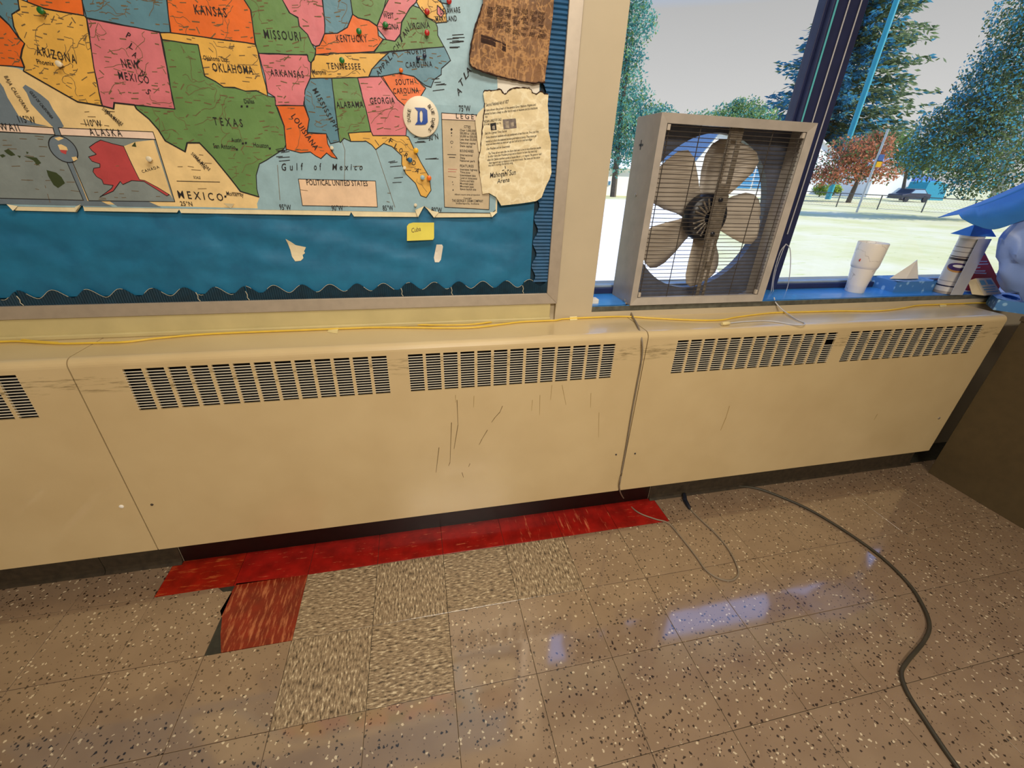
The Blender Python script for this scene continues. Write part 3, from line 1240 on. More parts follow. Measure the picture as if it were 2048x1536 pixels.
for px, mk in ST:
    pr(px, mk, 3 if mk != 'mapwhite' else 4)
    line(px, .0010, 'ink', 4, True, .0007)
    P = px
    us = [p[0] for p in P]
    vs = [p[1] for p in P]
    area = (max(us) - min(us)) * (max(vs) - min(vs))
    for _ in range(int(area / 380)):
        u = random.uniform(min(us), max(us))
        v = random.uniform(min(vs), max(vs))
        du = random.uniform(5, 14)
        ang = random.gauss(.08 if u < 400 else 0, .12)
        if random.random() < .3:
            ang = random.uniform(-1.2, 1.2)
        u2, v2 = u + du * math.cos(ang), v + du * math.sin(ang)
        if inside(P, u, v) and inside(P, u2, v2) and inside(P, (u + u2) / 2, (v + v2) / 2):
            line([(u, v), (u2, v2)], random.choice((.0006, .0008, .0011)), 'inkfaint', 4, False, .0009)
for px, mk in ST:
    us = [p[0] for p in px]
    vs = [p[1] for p in px]
    for _ in range(max(1, int((max(us) - min(us)) * (max(vs) - min(vs)) / 1600))):
        u, v = random.uniform(min(us), max(us)), random.uniform(max(0, min(vs)), max(vs))
        a = random.uniform(0, 6.28)
        W_ = [(u, v)]
        for _k in range(9):
            a += random.gauss(0, .55)
            u, v = u + 6 * math.cos(a), v + 6 * math.sin(a)
            if not inside(px, u, v):
                break
            W_.append((u, v))
        if len(W_) > 3 and inside(px, *W_[0]):
            line(W_, .0005, 'inkfaint', 4)
for px, dens in ((A((0, 990), (400, 1000), (600, 1450), (0, 1440)), 700), (A((660, 1100), (900, 1200), (1240, 1460), (680, 1460)), 500), (A((900, 840), (1150, 1000), (1350, 1120), (1500, 1120), (1860, 1430), (1320, 1400)), 900),
                 (A((480, 760), (980, 800), (1150, 960), (500, 920)), 800), (B((100, 1220), (600, 1190), (1000, 1100), (1100, 1500), (100, 1500)), 4500)):
    us = [p[0] for p in px]
    vs = [p[1] for p in px]
    for _ in range(int((max(us) - min(us)) * (max(vs) - min(vs)) / dens)):
        u, v = random.uniform(min(us), max(us)), random.uniform(min(vs), max(vs))
        if inside(px, u, v) and inside(px, u + 14, v + 1):
            line([(u, v), (u + random.uniform(6, 18), v + random.uniform(-1, 2))], .0006, 'inkfaint', 5, False, .0008)
for q in (C5((0, 740), (40, 730), (70, 750), (30, 770)), C5((200, 745), (240, 750), (230, 775)), C5((400, 830), (450, 845), (420, 860)), C5((300, 700), (330, 710), (310, 730))):
    pr(q, 'mapdkgreen', 5, 0)
# heavy border along the Rio Grande and coastline ticks
line(A((175, 520), (570, 745), (750, 775), (832, 796), (838, 752), (985, 768), (1000, 797), (1090, 870), (1160, 950), (1210, 1030), (1355, 1110), (1370, 1045), (1460, 1045), (1560, 1150), (1690, 1310), (1760, 1400), (1895, 1440)), .0016, 'ink', 5)
for k in range(34):
    u, v = random.choice((B((1450, 300), (1480, 380)), B((1340, 620), (1400, 660)), B((1200, 1010), (1240, 1060)), B((1260, 1150), (1330, 1180)), B((1000, 1220), (1100, 1260)), B((1050, 1330), (1180, 1390)), B((200, 1130), (620, 1170))))[0]
    u += random.uniform(-3, 10)
    v += random.uniform(-12, 14)
    line([(u, v), (u + random.uniform(12, 26), v - random.uniform(0, 3))], .0008, 'ink', 4)
# graticule
for q in ([(560, 400), (555, 330)], [(688, 415), (690, 300), (680, 270)], [(790, 415), (752, 300)], [(100, 405), (60, 270)]):
    line(q, .0006, 'inkfaint', 3)
# title box, legend
tb = [(597, 358), (751, 362), (755, 414), (605, 411)]
pr(tb, 'mapbox', 4)
line(tb, .0008, 'ink', 5, True)
lg = [(883, 226), (984, 232), (978, 419), (889, 414)]
pr(lg, 'legend', 4)
pr([(883, 226), (984, 232), (984, 243), (884, 239)], 'maphead', 5)
line(lg, .0008, 'ink', 6, True)
line([(884, 239), (984, 243)], .0007, 'ink', 6)
line([(874, 425), (984, 426), (991, 420)], .0008, 'ink', 3)


def mt(s, a, b, h=None, shear=0., sp=1.0, k=7, mk='ink'):
    pa, pb = PX([a, b])
    text(prints, PI[mk], s, pa, pb, L(k), None if h is None else h * .00158, shear, sp)


mt('ARIZONA', (75, 110), (155, 128), 11, sp=1.3)
mt('NEW', (246, 135), (281, 139), 11, sp=1.2)
mt('MEXICO', (239, 158), (300, 168), 10, sp=1.3)
mt('KANSAS', (391, 28), (455, 35), 11, sp=1.25)
mt('MISSOURI', (530, 77), (603, 82), 11, sp=1.25)
mt('OKLAHOMA', (427, 143), (508, 149), 11, sp=1.15)
mt('ARKANSAS', (542, 152), (609, 156), 9, sp=1.2)
mt('KENTUCKY', (674, 84), (735, 84), 9, sp=1.2)
mt('TENNESSEE', (655, 138), (722, 139), 8, sp=1.2)
mt('WEST', (767, 36), (788, 37), 7, sp=1.1)
mt('VIRGINIA', (765, 58), (798, 59), 7, sp=1.05)
mt('VIRGINIA', (818, 59), (860, 56), 8, sp=1.1)
mt('DELAWARE', (881, 29), (921, 25), 7, sp=1.1)
mt('MARYLAND', (872, 44), (914, 42), 7, sp=1.1)
mt('NORTH', (815, 109), (852, 107), 7, sp=1.25)
mt('CAROLINA', (812, 136), (865, 134), 8, sp=1.2)
mt('SOUTH', (792, 170), (827, 169), 8, sp=1.2)
mt('CAROLINA', (787, 188), (838, 186), 8, sp=1.15)
mt('GEORGIA', (741, 208), (790, 207), 9, sp=1.15)
mt('ALABAMA', (674, 216), (728, 215), 9, sp=1.15)
mt('MISSISSIPPI', (625, 180), (671, 262), 8, sp=1.4)
mt('LOUISIANA', (582, 233), (630, 301), 9, sp=1.15)
mt('TEXAS', (429, 250), (487, 254), 11, sp=1.7)
mt('MEXICO', (358, 396), (448, 402), 12, sp=1.6)
mt('25\u00b0N', (362, 411), (386, 412), 7)
mt('Monterrey', (454, 391), (488, 393), 7)
mt('ALASKA', (182, 271), (246, 273), 10, sp=1.5)
mt('HAWAII', (-22, 259), (42, 263), 10, sp=1.3)
mt('110\u00b0W', (173, 252), (206, 254), 9)
mt('115\u00b0W', (40, 245), (74, 247), 9)
mt('95\u00b0W', (560, 419), (583, 420), 9)
mt('90\u00b0W', (664, 421), (687, 421), 9)
mt('85\u00b0W', (766, 421), (787, 421), 9)
mt('80\u00b0W', (863, 424), (884, 425), 9)
mt('75\u00b0W', (918, 223), (941, 223), 9)
mt('30\u00b0N', (858, 281), (877, 278), 9)
mt('Gulf', (565, 341), (609, 340), 11, .3, 1.9)
mt('of', (629, 340), (645, 340), 11, .3, 1.9)
mt('Mexico', (665, 340), (726, 340), 10, .3, 1.7)
mt('POLITICAL UNITED STATES', (614, 370), (736, 372), 9)
mt('LEGEND', (912, 237), (972, 240), 8, sp=1.5)
for i, (c, p) in enumerate(zip('FLORIDA', ((777, 284), (788, 295), (797, 303), (808, 313), (812, 318), (823, 328), (830, 343)))):
    mt(c, p, (p[0] + (6 if c != 'I' else 2), p[1] + 4), 8)
for c, p in zip('ATLA', ((917, 193), (924, 173), (931, 160), (936, 152))):
    mt(c, p, (p[0] + 7, p[1] - 9), 9, .3)
for c, p in zip('APPALACHIAN', ((757, 153), (763, 145), (768, 138), (774, 131), (780, 122), (786, 113), (791, 105), (797, 97), (803, 85), (809, 76), (815, 68))):
    mt(c, p, (p[0] + 5, p[1] - 6), 7, .2)
for c, p in zip('PLAINS', ((252, 74), (258, 95), (264, 112), (270, 128), (280, 149), (292, 186))):
    mt(c, p, (p[0] + 8, p[1] + 5), 8, .2)
mt('San Antonio', (428, 296), (472, 299), 7)
mt('Houston', (508, 294), (538, 296), 7)
mt('Austin', (464, 284), (484, 284), 6)
mt('Dallas', (490, 207), (510, 207), 6)
mt('Oklahoma City', (408, 120), (456, 124), 6)
mt('Memphis', (626, 148), (653, 149), 6)
mt('Phoenix', (76, 128), (110, 132), 6)
mt('SIERRA MADRE', (204, 219), (244, 252), 5, sp=1.2)
mt('OCCIDENTAL', (210, 222), (240, 253), 4)
mt('SIERRA MADRE', (382, 308), (418, 342), 5, sp=1.2)
mt('ORIENTAL', (386, 312), (410, 340), 4)
mt('BAJA CALIFORNIA', (9, 153), (54, 225), 5, sp=1.2)
mt('GULF OF CALIFORNIA', (60, 184), (104, 238), 4)
mt('CANADA', (286, 346), (320, 336), 4, sp=1.3)
mt('SCALE', (388, 357), (402, 358), 4)
line([(354, 362), (440, 364)], .0007, 'ink', 6)
for s, v in (('CITIES', 256), ('BOUNDARIES', 304), ('FEATURES', 334)):
    mt(s, (928 if s == 'CITIES' else 920, v), (941 if s == 'CITIES' else 947, v + 1), 4.2)
for s, v, w in (('Over 1,000,000', 262.5, 31), ('500,000 to 1,000,000', 268.5, 36), ('50,000 to 500,000', 274.5, 34), ('Less than 50,000', 280.5, 33), ('National capital', 287.5, 31), ('State capital', 293.5, 24),
                ('International', 311.5, 25), ('State', 317, 10), ('National park', 323, 30), ('Interstate highway', 340.5, 35), ('Time zone', 346, 20), ('Intermittent lake', 352, 31), ('Canal or intracoastal', 357.5, 34),
                ('Dams and falls', 363, 28), ('Mountain peak', 368.5, 27), ('Mountain pass', 374, 27), ('Space launch site', 379.5, 32)):
    mt(s, (920, v), (920 + w, v + 1.5), 3.6)
mt('THE GEORGE F. CRAM COMPANY', (904, 403.5), (966, 404.5), 4.6)
mt('Indianapolis, Indiana', (912, 408), (958, 409), 3)
mt('Copyright', (927, 397.5), (943, 398), 3)
mt('Albers equal area projection', (909, 390), (960, 391), 2.6)
for (u, v), r in (((903, 259), 2.4), ((903, 266), 1.6), ((903, 271.5), 1), ((903, 294), 1), ((905, 364), 1), ((906, 369), 1), ((906, 380), 1.4)):
    pr([(u - r, v), (u, v - r * 1.3), (u + r, v), (u, v + r * 1.3)], 'ink', 6, 0)
ring = [(903.5 + 2.6 * math.cos(a), 284.5 + 2.6 * math.sin(a)) for a in [k * math.pi / 6 for k in range(12)]]
line(ring, .0005, 'ink', 6, True)
for a, b, mk in (((895, 309), (912, 309.5), 'ink'), ((898, 314.5), (910, 315), 'ink'), ((896, 338), (914, 339), 'mapred'), ((896, 343), (912, 343.5), 'mapred'), ((896, 353), (912, 354.5), 'inkfaint')):
    line([a, b], .0008 if mk == 'ink' else .0005, mk, 6)
pts = [(486, 287), (492, 286), (474, 299), (540, 297), (495, 213), (484, 213), (451, 393)]
for u, v in pts:
    pr([(u - 2, v - 2), (u + 2, v - 2), (u + 2, v + 2), (u - 2, v + 2)], 'ink', 6, 0)
# turned-up lower corners of the sheet
curls = []
for q in (((836, 434), (848, 412), (830, 420)), ((856, 420), (868, 435), (878, 424)), ((153, 424), (164, 408), (150, 414)), ((18, 408), (30, 421), (36, 412)), ((983, 434), (994, 424), (980, 424)), ((448, 406), (470, 407), (462, 417))):
    curl = MB()
    curls.append(curl)
    P = PX(q)
    V = [(x, mapfy(x, z) - d, z) for (x, z), d in zip(P, (.007, .006, .001))]
    V += [(x, y + .0005, z) for x, y, z in V]
    curl.add(V, [(0, 1, 2), (5, 4, 3), (0, 3, 4, 1), (1, 4, 5, 2), (2, 5, 3, 0)], 0)
sheet.build('map_sheet', M['mapwhite'], mp)
later(prints, 'map_print', [M[k] for k in PM], mp)
for curl in curls:
    curl.build('curled_corner', M['mapwhite'], mp)


# ------------------------------------------------------------------ papers and pins on the board
def letterfy(y0, amp, sc):
    return lambda x, z: y0 - abs(noise.noise(Vector((x * sc, z * sc * .8, y0 * 50)))) * amp - noise.noise(Vector((x * sc * 2.7, z * sc * 2.7, 3))) * amp * .35


# burnt brown parchment, curling away from the board at its lower left
def parchfy(x, z):
    curlx = max(0, .70 - x) * .10
    curlz = max(0, 1.50 - z) * .06
    return .2455 - curlx - curlz - noise.noise(Vector((x * 30, z * 24, 2))) * .0018


pt = thing('burnt_parchment', (.75, .25, 1.40), 'crinkled brown burnt parchment at the top right of the board', 'paper')
pp = [(968, -60), (965, 10), (957, 35), (948, 62), (942, 90), (938, 125), (945, 136), (965, 144), (985, 150), (1005, 155), (1030, 160), (1060, 166), (1089, 165), (1092, 140), (1097, 110), (1101, 70), (1106, 30), (1112, -60)]
m = MB()
cut_sheet(m, PX(pp, .245), parchfy, .014, 0, .0012)
m.build('parchment_sheet', M['parch'], pt, smooth=True)
m = MB()
q = PX(pp, .245)
ed = spline([(x, parchfy(x, z) - .0004, z) for x, z in q[1:13]], 5)
ed = [p + Vector((random.uniform(-.001, .001), 0, random.uniform(-.001, .001))) for p in ed]
m.tube(ed, [random.uniform(.0012, .0028) for _ in ed], 5)
m.build('burnt_edge', M['char'], pt, label='charred dark edge')
m = MB()
for k in range(9):
    for w in range(7):
        if random.random() < .12:
            continue
        u0 = 975 + w * 17 + random.uniform(-2, 2)
        v0 = 12 + k * 6.0 + (u0 - 975) * .16 + random.uniform(-1, 1)
        a, b = PX([(u0, v0), (u0 + random.uniform(9, 15), v0 + 2)], .245)
        n = random.choice(('treaty', 'nation', 'lands', 'river', 'people', 'chief', 'council', 'west'))
        text(m, 0, n, a, b, lambda x, z: parchfy(x, z) - .0006, .0075, .35)
for a, b in (((961, 70), (985, 76)), ((985, 77), (1012, 88))):
    pa, pb = PX([a, b], .245)
    for d in (0, .006, .011):
        f = lambda x, z: parchfy(x, z) - .0005
        Q = [(pa[0], pa[1] - d), (pb[0], pb[1] - d), (pb[0], pb[1] - d - .005), (pa[0], pa[1] - d - .005)]
        m.add([(x, f(x, z), z) for x, z in Q], [(3, 2, 1, 0)])
later(m, 'lettering', M['char'], pt, label='dark brown faded lettering')

# white sheet and cream sheet behind the letter
m = MB()
fy = lambda x, z: .2505 - .0006 * noise.noise(Vector((x * 9, z * 9, 5)))
cut_sheet(m, PX([(994, 140), (1080, 145), (1079, 178), (1076, 330), (1000, 330)], .2505), fy, .03, 0, .0006)
tag(m.build('paper_sheet', M['paperw']), 'plain white sheet peeking out between the parchment and the aged letter', 'paper')
m = MB()
cut_sheet(m, PX([(966, 216), (972, 214), (974, 300), (962, 306), (957, 303), (951, 250), (950, 238), (956, 226)], .249), lambda x, z: .2488 - .004 * max(0, (.66 - x) * 20), .01, 0, .0006)
tag(m.build('paper_sheet', M['paperc']), 'narrow torn cream strip sticking out left of the aged letter', 'paper')

# the aged letter
lf = lambda x, z: .2462 - abs(noise.noise(Vector((x * 16, z * 13, 4)))) * .005 - noise.noise(Vector((x * 40, z * 40, 3))) * .0015 - max(0, 1.19 - z) * .08
lt = thing('aged_letter', (.72, .25, 1.15), 'crumpled aged cream letter with burnt edges and handwritten signature', 'letter')
lp = [(966, 186), (970, 181), (985, 181), (1001, 179), (1007, 187), (1013, 187), (1018, 180), (1026, 177), (1045, 175), (1060, 177), (1064, 184), (1071, 188), (1082, 183), (1088, 187), (1097, 188), (1095, 210),
      (1097, 230), (1097, 262), (1102, 285), (1101, 310), (1103, 345), (1099, 358), (1092, 372), (1083, 395), (1072, 402), (1040, 407), (1002, 411), (992, 394), (978, 386), (965, 388), (963, 370), (959, 345), (957, 320), (961, 295), (964, 260), (968, 225), (969, 205)]
m = MB()
cut_sheet(m, PX(lp, .246), lf, .012, 0, .0008)
m.build('letter_sheet', M['letter'], lt, smooth=False)
m = MB()
q = PX(lp, .246)
for run in ((0, 15), (31, 37)):
    ed = spline([(x, lf(x, z) - .0004, z) for x, z in q[run[0]:run[1]]], 5)
    m.tube([p + Vector((random.uniform(-.001, .001), 0, random.uniform(-.001, .001))) for p in ed], [random.uniform(.0006, .0019) for _ in ed], 5)
m.build('burnt_edge', M['char'], lt, label='charred dark edge')
m = MB()
lfy = lambda x, z: lf(x, z) - .0006


def lw(s, a, b, h=None, sh=.45, mi=0):
    pa, pb = PX([a, b], .246)
    text(m, mi, s, pa, pb, lfy, None if h is None else h * .0019, sh, 1.0)


lw('Second National Act of 1827', (972, 213), (1018, 206), 4.2)
for s, v0, u0, u1 in (('I have shown the power of the several Great Nations Virginia and', 223, 970, 1072), ('wanted to have a treaty to offer land in west of Alabama and its inhabitants', 230, 969, 1075), ('from', 236, 970, 975),
                      ('Said the Cypress Times Journal', 269, 970, 1014), ('Some American residents who are settlement of war from the Times and they', 277, 972, 1078), ('wanted us to be in the statement between good where is history. These letters get', 285, 972, 1073),
                      ('travel and have when we were our age and told us to a trail and village', 291, 972, 1064), ('Dear President and the Government', 300, 973, 1020), ('The Times did not want after the future their own nation to most American peoples', 309, 977, 1082),
                      ('by other rulers than President groups and so thousand to have they want long', 315, 976, 1074), ('when the Cabinet members spoke to houses like an eye in wagons. The governor said', 322, 975, 1083), ('their happiest was to where it is to be since it ends. The home and the nation', 328, 978, 1080), ('was and is starting the famous song', 333, 977, 1026)):
    lw(s, (u0, v0), (u1, v0 - (u1 - u0) * .115), 3.0)
lw('INDIAN LAND FOR SALE', (968, 246), (1003, 241), 3.4, 0)
lw('GET A HOME', (968, 251), (979, 250), 2.4, 0)
lw('PERFECT TITLE', (993, 249), (1002, 248), 2.2, 0)
lw('Mahogani Sun', (980, 356), (1032, 349), 7.5, .3)
lw('Arena', (994, 367), (1019, 363), 6.5, .3)
for a, b in (((1010, 332), (1011, 337)), ((1010, 343), (1012, 348)), ((1004, 341), (1008, 340)), ((1014, 340), (1018, 340))):
    pa, pb = PX([a, b], .246)
    m.tube([(pa[0], lfy(*pa), pa[1]), (pb[0], lfy(*pb), pb[1])], .0009, 5)
for q, mi in (([(980, 247), (992, 245), (993, 260), (982, 261)], 0), ([(1005, 239), (1031, 237), (1033, 256), (1007, 259)], 1)):
    cut_sheet(m, PX(q, .246), lambda x, z: lf(x, z) - .0004, .012, mi)
for q in ([(984, 252), (989, 251), (990, 259), (985, 259)], [(1010, 243), (1017, 242), (1018, 256), (1011, 256)], [(1021, 245), (1027, 244), (1028, 252), (1022, 254)]):
    cut_sheet(m, PX(q, .246), lambda x, z: lf(x, z) - .0007, .012, 2)
M['photogrey'] = mat('print_grey', (112, 102, 98), .7, .5, 120)
M['photolight'] = mat('print_light', (158, 146, 130), .7, .4, 160)
later(m, 'lettering', [M['ink'], M['photogrey'], M['photolight']], lt, label='black script lettering and two small printed pictures')

# sticky note, scraps
nt_ = thing('sticky_note', (.55, .253, 1.05), 'yellow sticky note reading Cuba on blue paper under the map', 'note')
m = MB()
nf = lambda x, z: .2500 - .006 * max(0, (1.10 - z) / .06)
cut_sheet(m, PX([(814, 452), (818, 447), (826, 445), (868, 445), (868, 475), (866, 479), (814, 481)], .252), nf, .015, 0, .0005)
m.build('note_sheet', M['sticky'], nt_)
m = MB()
pa, pb = PX([(824, 465), (842, 461)], .252)
text(m, 0, 'Cuba', pa, pb, lambda x, z: nf(x, z) - .0004, .013, .3)
later(m, 'lettering', M['inkfaint'], nt_)
m = MB()
cut_sheet(m, PX([(571, 478), (580, 484), (590, 491), (611, 495), (609, 500), (607, 503), (609, 507), (604, 511), (606, 517), (601, 522), (590, 523), (583, 514), (579, 500)], .2535), lambda x, z: bluefy(x, z) - .0016, .02, 0, .0005)
tag(m.build('paper_scrap', M['paperc']), 'ragged torn cream paper scrap stuck on the blue backing, left of the sticky note', 'paper scrap', 'torn scraps on the blue paper')
m = MB()
cut_sheet(m, PX([(873, 489), (884, 489), (886, 493), (882, 520), (878, 525), (870, 525), (868, 516)], .2535), lambda x, z: bluefy(x, z) - .0016, .02, 0, .0005)
tag(m.build('paper_scrap', M['paperw']), 'small upright whitish paper scrap under the yellow sticky note', 'paper scrap', 'torn scraps on the blue paper')

# round badge
bc = aty(842, 234, .246)
r = .047
bd = thing('button_badge', (bc.x, .25, bc.z - r), 'round cream button badge with a blue letter D on the map', 'badge')
m = MB()
m.lathe([(r * .96, 0), (r, -.003), (r * .97, -.005), (r * .6, -.0075), (0, -.008)], (bc.x, .2505, bc.z), 'y', 48)
m.build('badge_disc', M['badge'], bd, smooth=True)


def bfy(x, z):
    d = math.hypot(x - bc.x, z - bc.z) / r
    return .2505 - .0098 + .0034 * max(0, d) ** 2


m = MB()
D = C800 = lambda *l: [(800 + x * .1692, 180 + y * .1692) for x, y in l]
# letter D: an outline ring built in two halves
def bp_(l):
    return PX(D(*l), .2435)


cut_sheet(m, bp_([(250, 211), (290, 212), (322, 240), (328, 380), (300, 408), (250, 411), (250, 388), (268, 360), (268, 270), (250, 235)]), bfy, .006, 0)
cut_sheet(m, bp_([(170, 208), (250, 211), (250, 235), (232, 270), (236, 360), (250, 388), (250, 411), (176, 412), (206, 372), (210, 250)]), bfy, .006, 0)


def arc(s, pts, h, sh=0):
    for (c, (x, y), a) in pts:
        p = PX([(800 + x * .1692, 180 + y * .1692)], .2435)[0]
        w = .0062 if c not in 'IL' else .0038
        text(m, 1, c, p, (p[0] + w * math.cos(a), p[1] + w * math.sin(a)), bfy, h)


arc('', [('D', (128, 375), 1.75), ('U', (122, 338), 1.65), ('K', (122, 300), 1.5), ('E', (126, 262), 1.35)], .0085)
arc('', [('B', (325, 190), -.95), ('L', (342, 213), -1.1), ('U', (358, 232), -1.2), ('E', (370, 262), -1.35)], .0085)
arc('', [('D', (378, 332), -1.6), ('E', (380, 358), -2.45), ('V', (378, 386), -1.95), ('I', (370, 410), -2.1), ('L', (364, 424), -2.2), ('S', (350, 446), -2.4)], .0085)
later(m, 'lettering', [M['badgeblue'], M['ink']], bd, label='blue block letter D and dark lettering round the rim')
m = MB()
for q in (((836, 196), (835, 204)), ((841, 196), (840, 204)), ((846, 197), (845, 204))):
    pa, pb = PX(q, .2475)
    m.tube([(pa[0], .2475, pa[1]), (pb[0], .2475, pb[1])], .0013, 6)
m.build('badge_stripes', M['pinblue'], bd)


def pin(u, v, mk, label, r=.0062):
    p = aty(u, v, .2435)
    y0 = mapfy(p.x, p.z) - .0022
    t = thing('push_pin', (p.x, y0, p.z), label, 'push pin', 'push pins in the wall map')
    m = MB()
    m.lathe([(r * .55, .001), (r * .6, -.001), (r * .45, -.003), (r * .5, -.006), (r, -.008), (r, -.0095), (r * .7, -.0108), (0, -.011)], (p.x, y0, p.z), 'y', 14)
    m.build('pin_head', M[mk], t, smooth=True)
    m = MB()
    m.tube([(p.x, y0 + .010, p.z), (p.x, y0, p.z)], .0006, 5)
    m.build('pin_needle', M['chrome'], t)


pin(83, 22, 'pingreen', 'green push pin at the top of Arizona on the map')
pin(119, 128, 'pinwhite', 'cream push pin beside Phoenix on the map')
pin(718, 63, 'pingreen', 'green push pin above the word Kentucky on the map')
pin(684, 121, 'pingreen', 'green push pin above the word Tennessee on the map')
pin(771, 50, 'pingreen', 'green push pin between West and Virginia on the map')
pin(854, 24, 'pinred', 'red push pin beside Maryland on the map')
pin(854, 66, 'pinred', 'red push pin right of the word Virginia on the map')
pin(898, 3, 'pinred', 'dark red push pin at the top edge above Delaware')
pin(802, 141, 'pinorange', 'small orange push pin above South Carolina on the map', .005)
pin(836, 117, 'pinclear', 'dark navy push pin left of its twin in North Carolina', .005)
pin(849, 112, 'pinclear', 'dark navy push pin right of its twin in North Carolina', .005)
pin(832, 301, 'pinyellow', 'yellow push pin on the Florida coast of the map', .0066)
pin(820, 320, 'pinblue', 'blue push pin in the middle of Florida on the map', .0066)
pin(858, 356, 'pinorange', 'orange push pin at the southeast tip of Florida', .0066)
pin(845, 355, 'sea', 'pale blue push pin in southern Florida left of the orange one', .006)
pin(809, 336, 'pinwhite', 'small white push pin on the west coast of Florida', .0045)
pin(664, 296, 'pinwhite', 'small white push pin at the Louisiana coast', .0045)
pin(831, 410, 'pinwhite', 'white push pin below the tip of Florida', .0045)
pin(299, 318, 'pinwhite', 'cream push pin inside the Alaska inset', .0062)

# ================================================================== CABLES ON THE HEATER TOP
def zdrop(x, y):
    """height of the heater / ledge surface"""
    return ZT


m = MB()
p1 = [(-60, 682), (0, 681), (60, 684), (120, 687), (180, 686), (250, 684), (310, 677), (400, 669), (480, 665), (560, 660), (640, 656), (700, 655), (800, 655), (900, 656), (960, 654), (1040, 644), (1110, 639), (1180, 635), (1250, 633), (1300, 636), (1380, 640), (1440, 640), (1475, 634), (1540, 626),
      (1600, 624), (1680, 622), (1750, 622), (1800, 617), (1850, 608), (1900, 606), (1990, 606)]
P = spline([atz(u, v, ZT + .0034) for u, v in p1], 5)
for q in P:
    q.y = min(q.y, .2505 if q.x > .9 else .2335)
m.tube(P, .0031, 8)
m.build('yellow_cable_tmp', M['yellowcable'])
yc = bpy.data.objects['yellow_cable_tmp']
yc.name = 'network_cable'
tag(yc, 'long yellow network cable lying along the back of the heater tops', 'cable', 'yellow network cables')
m = MB()
p2 = [(690, 655), (760, 648), (860, 650), (940, 649), (1000, 642), (1050, 641)]
m.tube(spline([atz(u, v, ZT + .0045) for u, v in [(-60, 677), (0, 677), (40, 679), (75, 683), (115, 685.5)]], 5), .0029, 8)
tag(m.build('network_cable', M['yellowcable']), 'short second yellow cable strand at the far left joining the long one', 'cable', 'yellow network cables')
m = MB()
m.tube(spline([atz(u, v, ZT + .0042) for u, v in p2], 5), .0029, 8)
tag(m.build('network_cable', M['yellowcable']), 'second yellow cable strand beside the long one, below the map scraps', 'cable', 'yellow network cables')


def tapepiece(px, label):
    b = MB()
    P = [atz(u, v, ZT + .001) for u, v in px]
    n = 6
    vs = []
    for i in range(n + 1):
        t = i / n
        h = .0085 * math.exp(-((t - .5) / .16) ** 2)
        a = P[0].lerp(P[3], t)
        c = P[1].lerp(P[2], t)
        vs += [a + Vector((0, 0, h)), c + Vector((0, 0, h)), a + Vector((0, 0, h - .0006)), c + Vector((0, 0, h - .0006))]
    fs = []
    for i in range(n):
        k = i * 4
        fs += [(k, k + 1, k + 5, k + 4), (k + 2, k + 6, k + 7, k + 3), (k, k + 4, k + 6, k + 2), (k + 1, k + 3, k + 7, k + 5)]
    fs += [(0, 2, 3, 1), (n * 4, n * 4 + 1, n * 4 + 3, n * 4 + 2)]
    b.add(vs, fs)
    tag(b.build('tape_piece', M['tape'], smooth=True), label, 'tape', 'tape pieces on the yellow cable')


tapepiece([(655, 664), (675, 667), (680, 645), (662, 646)], 'crumpled masking tape over the yellow cable below the map')
tapepiece([(1140, 641), (1155, 640), (1152, 634), (1138, 635)], 'tiny tape piece on the yellow cable left of the fan cord')
tapepiece([(1880, 614), (1894, 613), (1888, 599), (1876, 600)], 'white tape over the pale cable end below the canister')

# fan supply cord: out of the fan, down the heater seam, a loop on the floor, into the extension cord
fc = thing('fan_cord', tuple(atz(1240, 988)), 'thin grey fan cord hanging over the heater seam to the floor', 'cord')
m = MB()
P = [aty(1252, 606, .247), atz(1257, 613, ZT + .03), atz(1266, 634, ZT + .006), atz(1277, 655, ZT + .004)]
P += [aty(u, v, YF - .0045) for u, v in ((1284, 683), (1283, 720), (1272, 780), (1262, 835), (1252, 895), (1243, 945), (1239, 978))]
P += [atz(u, v, .004) for u, v in ((1250, 1000), (1275, 1024), (1310, 1038), (1336, 1046), (1360, 1072), (1390, 1110), (1412, 1140), (1438, 1157), (1462, 1161), (1476, 1150), (1474, 1132), (1458, 1100), (1432, 1068), (1400, 1038), (1380, 1018))]
m.tube(spline(P, 6), .0028, 8)
m.build('cord', M['greycord'], fc, smooth=True)
m = MB()
a, b = atz(1380, 1018, .008), atz(1370, 1000, .008)
m.tube([a, a.lerp(b, .3), b], [.004, .008, .009], 10)
m.build('plug', M['motor'], fc, smooth=True)
ec = thing('extension_cord', tuple(atz(1700, 1060)), 'thick olive extension cord curving across the speckled floor', 'cord')
m = MB()
P = [atz(u, v, .0055) for u, v in ((1368, 992), (1372, 984), (1388, 976), (1420, 972), (1460, 971), (1510, 976), (1560, 993), (1620, 1020), (1690, 1062), (1760, 1112), (1815, 1165), (1845, 1210), (1859, 1250), (1848, 1282), (1815, 1322), (1803, 1347), (1815, 1385), (1850, 1440), (1890, 1500), (1930, 1555), (1990, 1640))]
m.tube(spline(P, 7), .0055, 10)
m.build('cord', M['olivecord'], ec, smooth=True)
m = MB()
a, b = atz(1370, 1000, .0095), atz(1368, 988, .0095)
m.tube([a, a.lerp(b, .5), b], [.0095, .0095, .007], 10)
m.build('socket', M['motor'], ec, smooth=True)

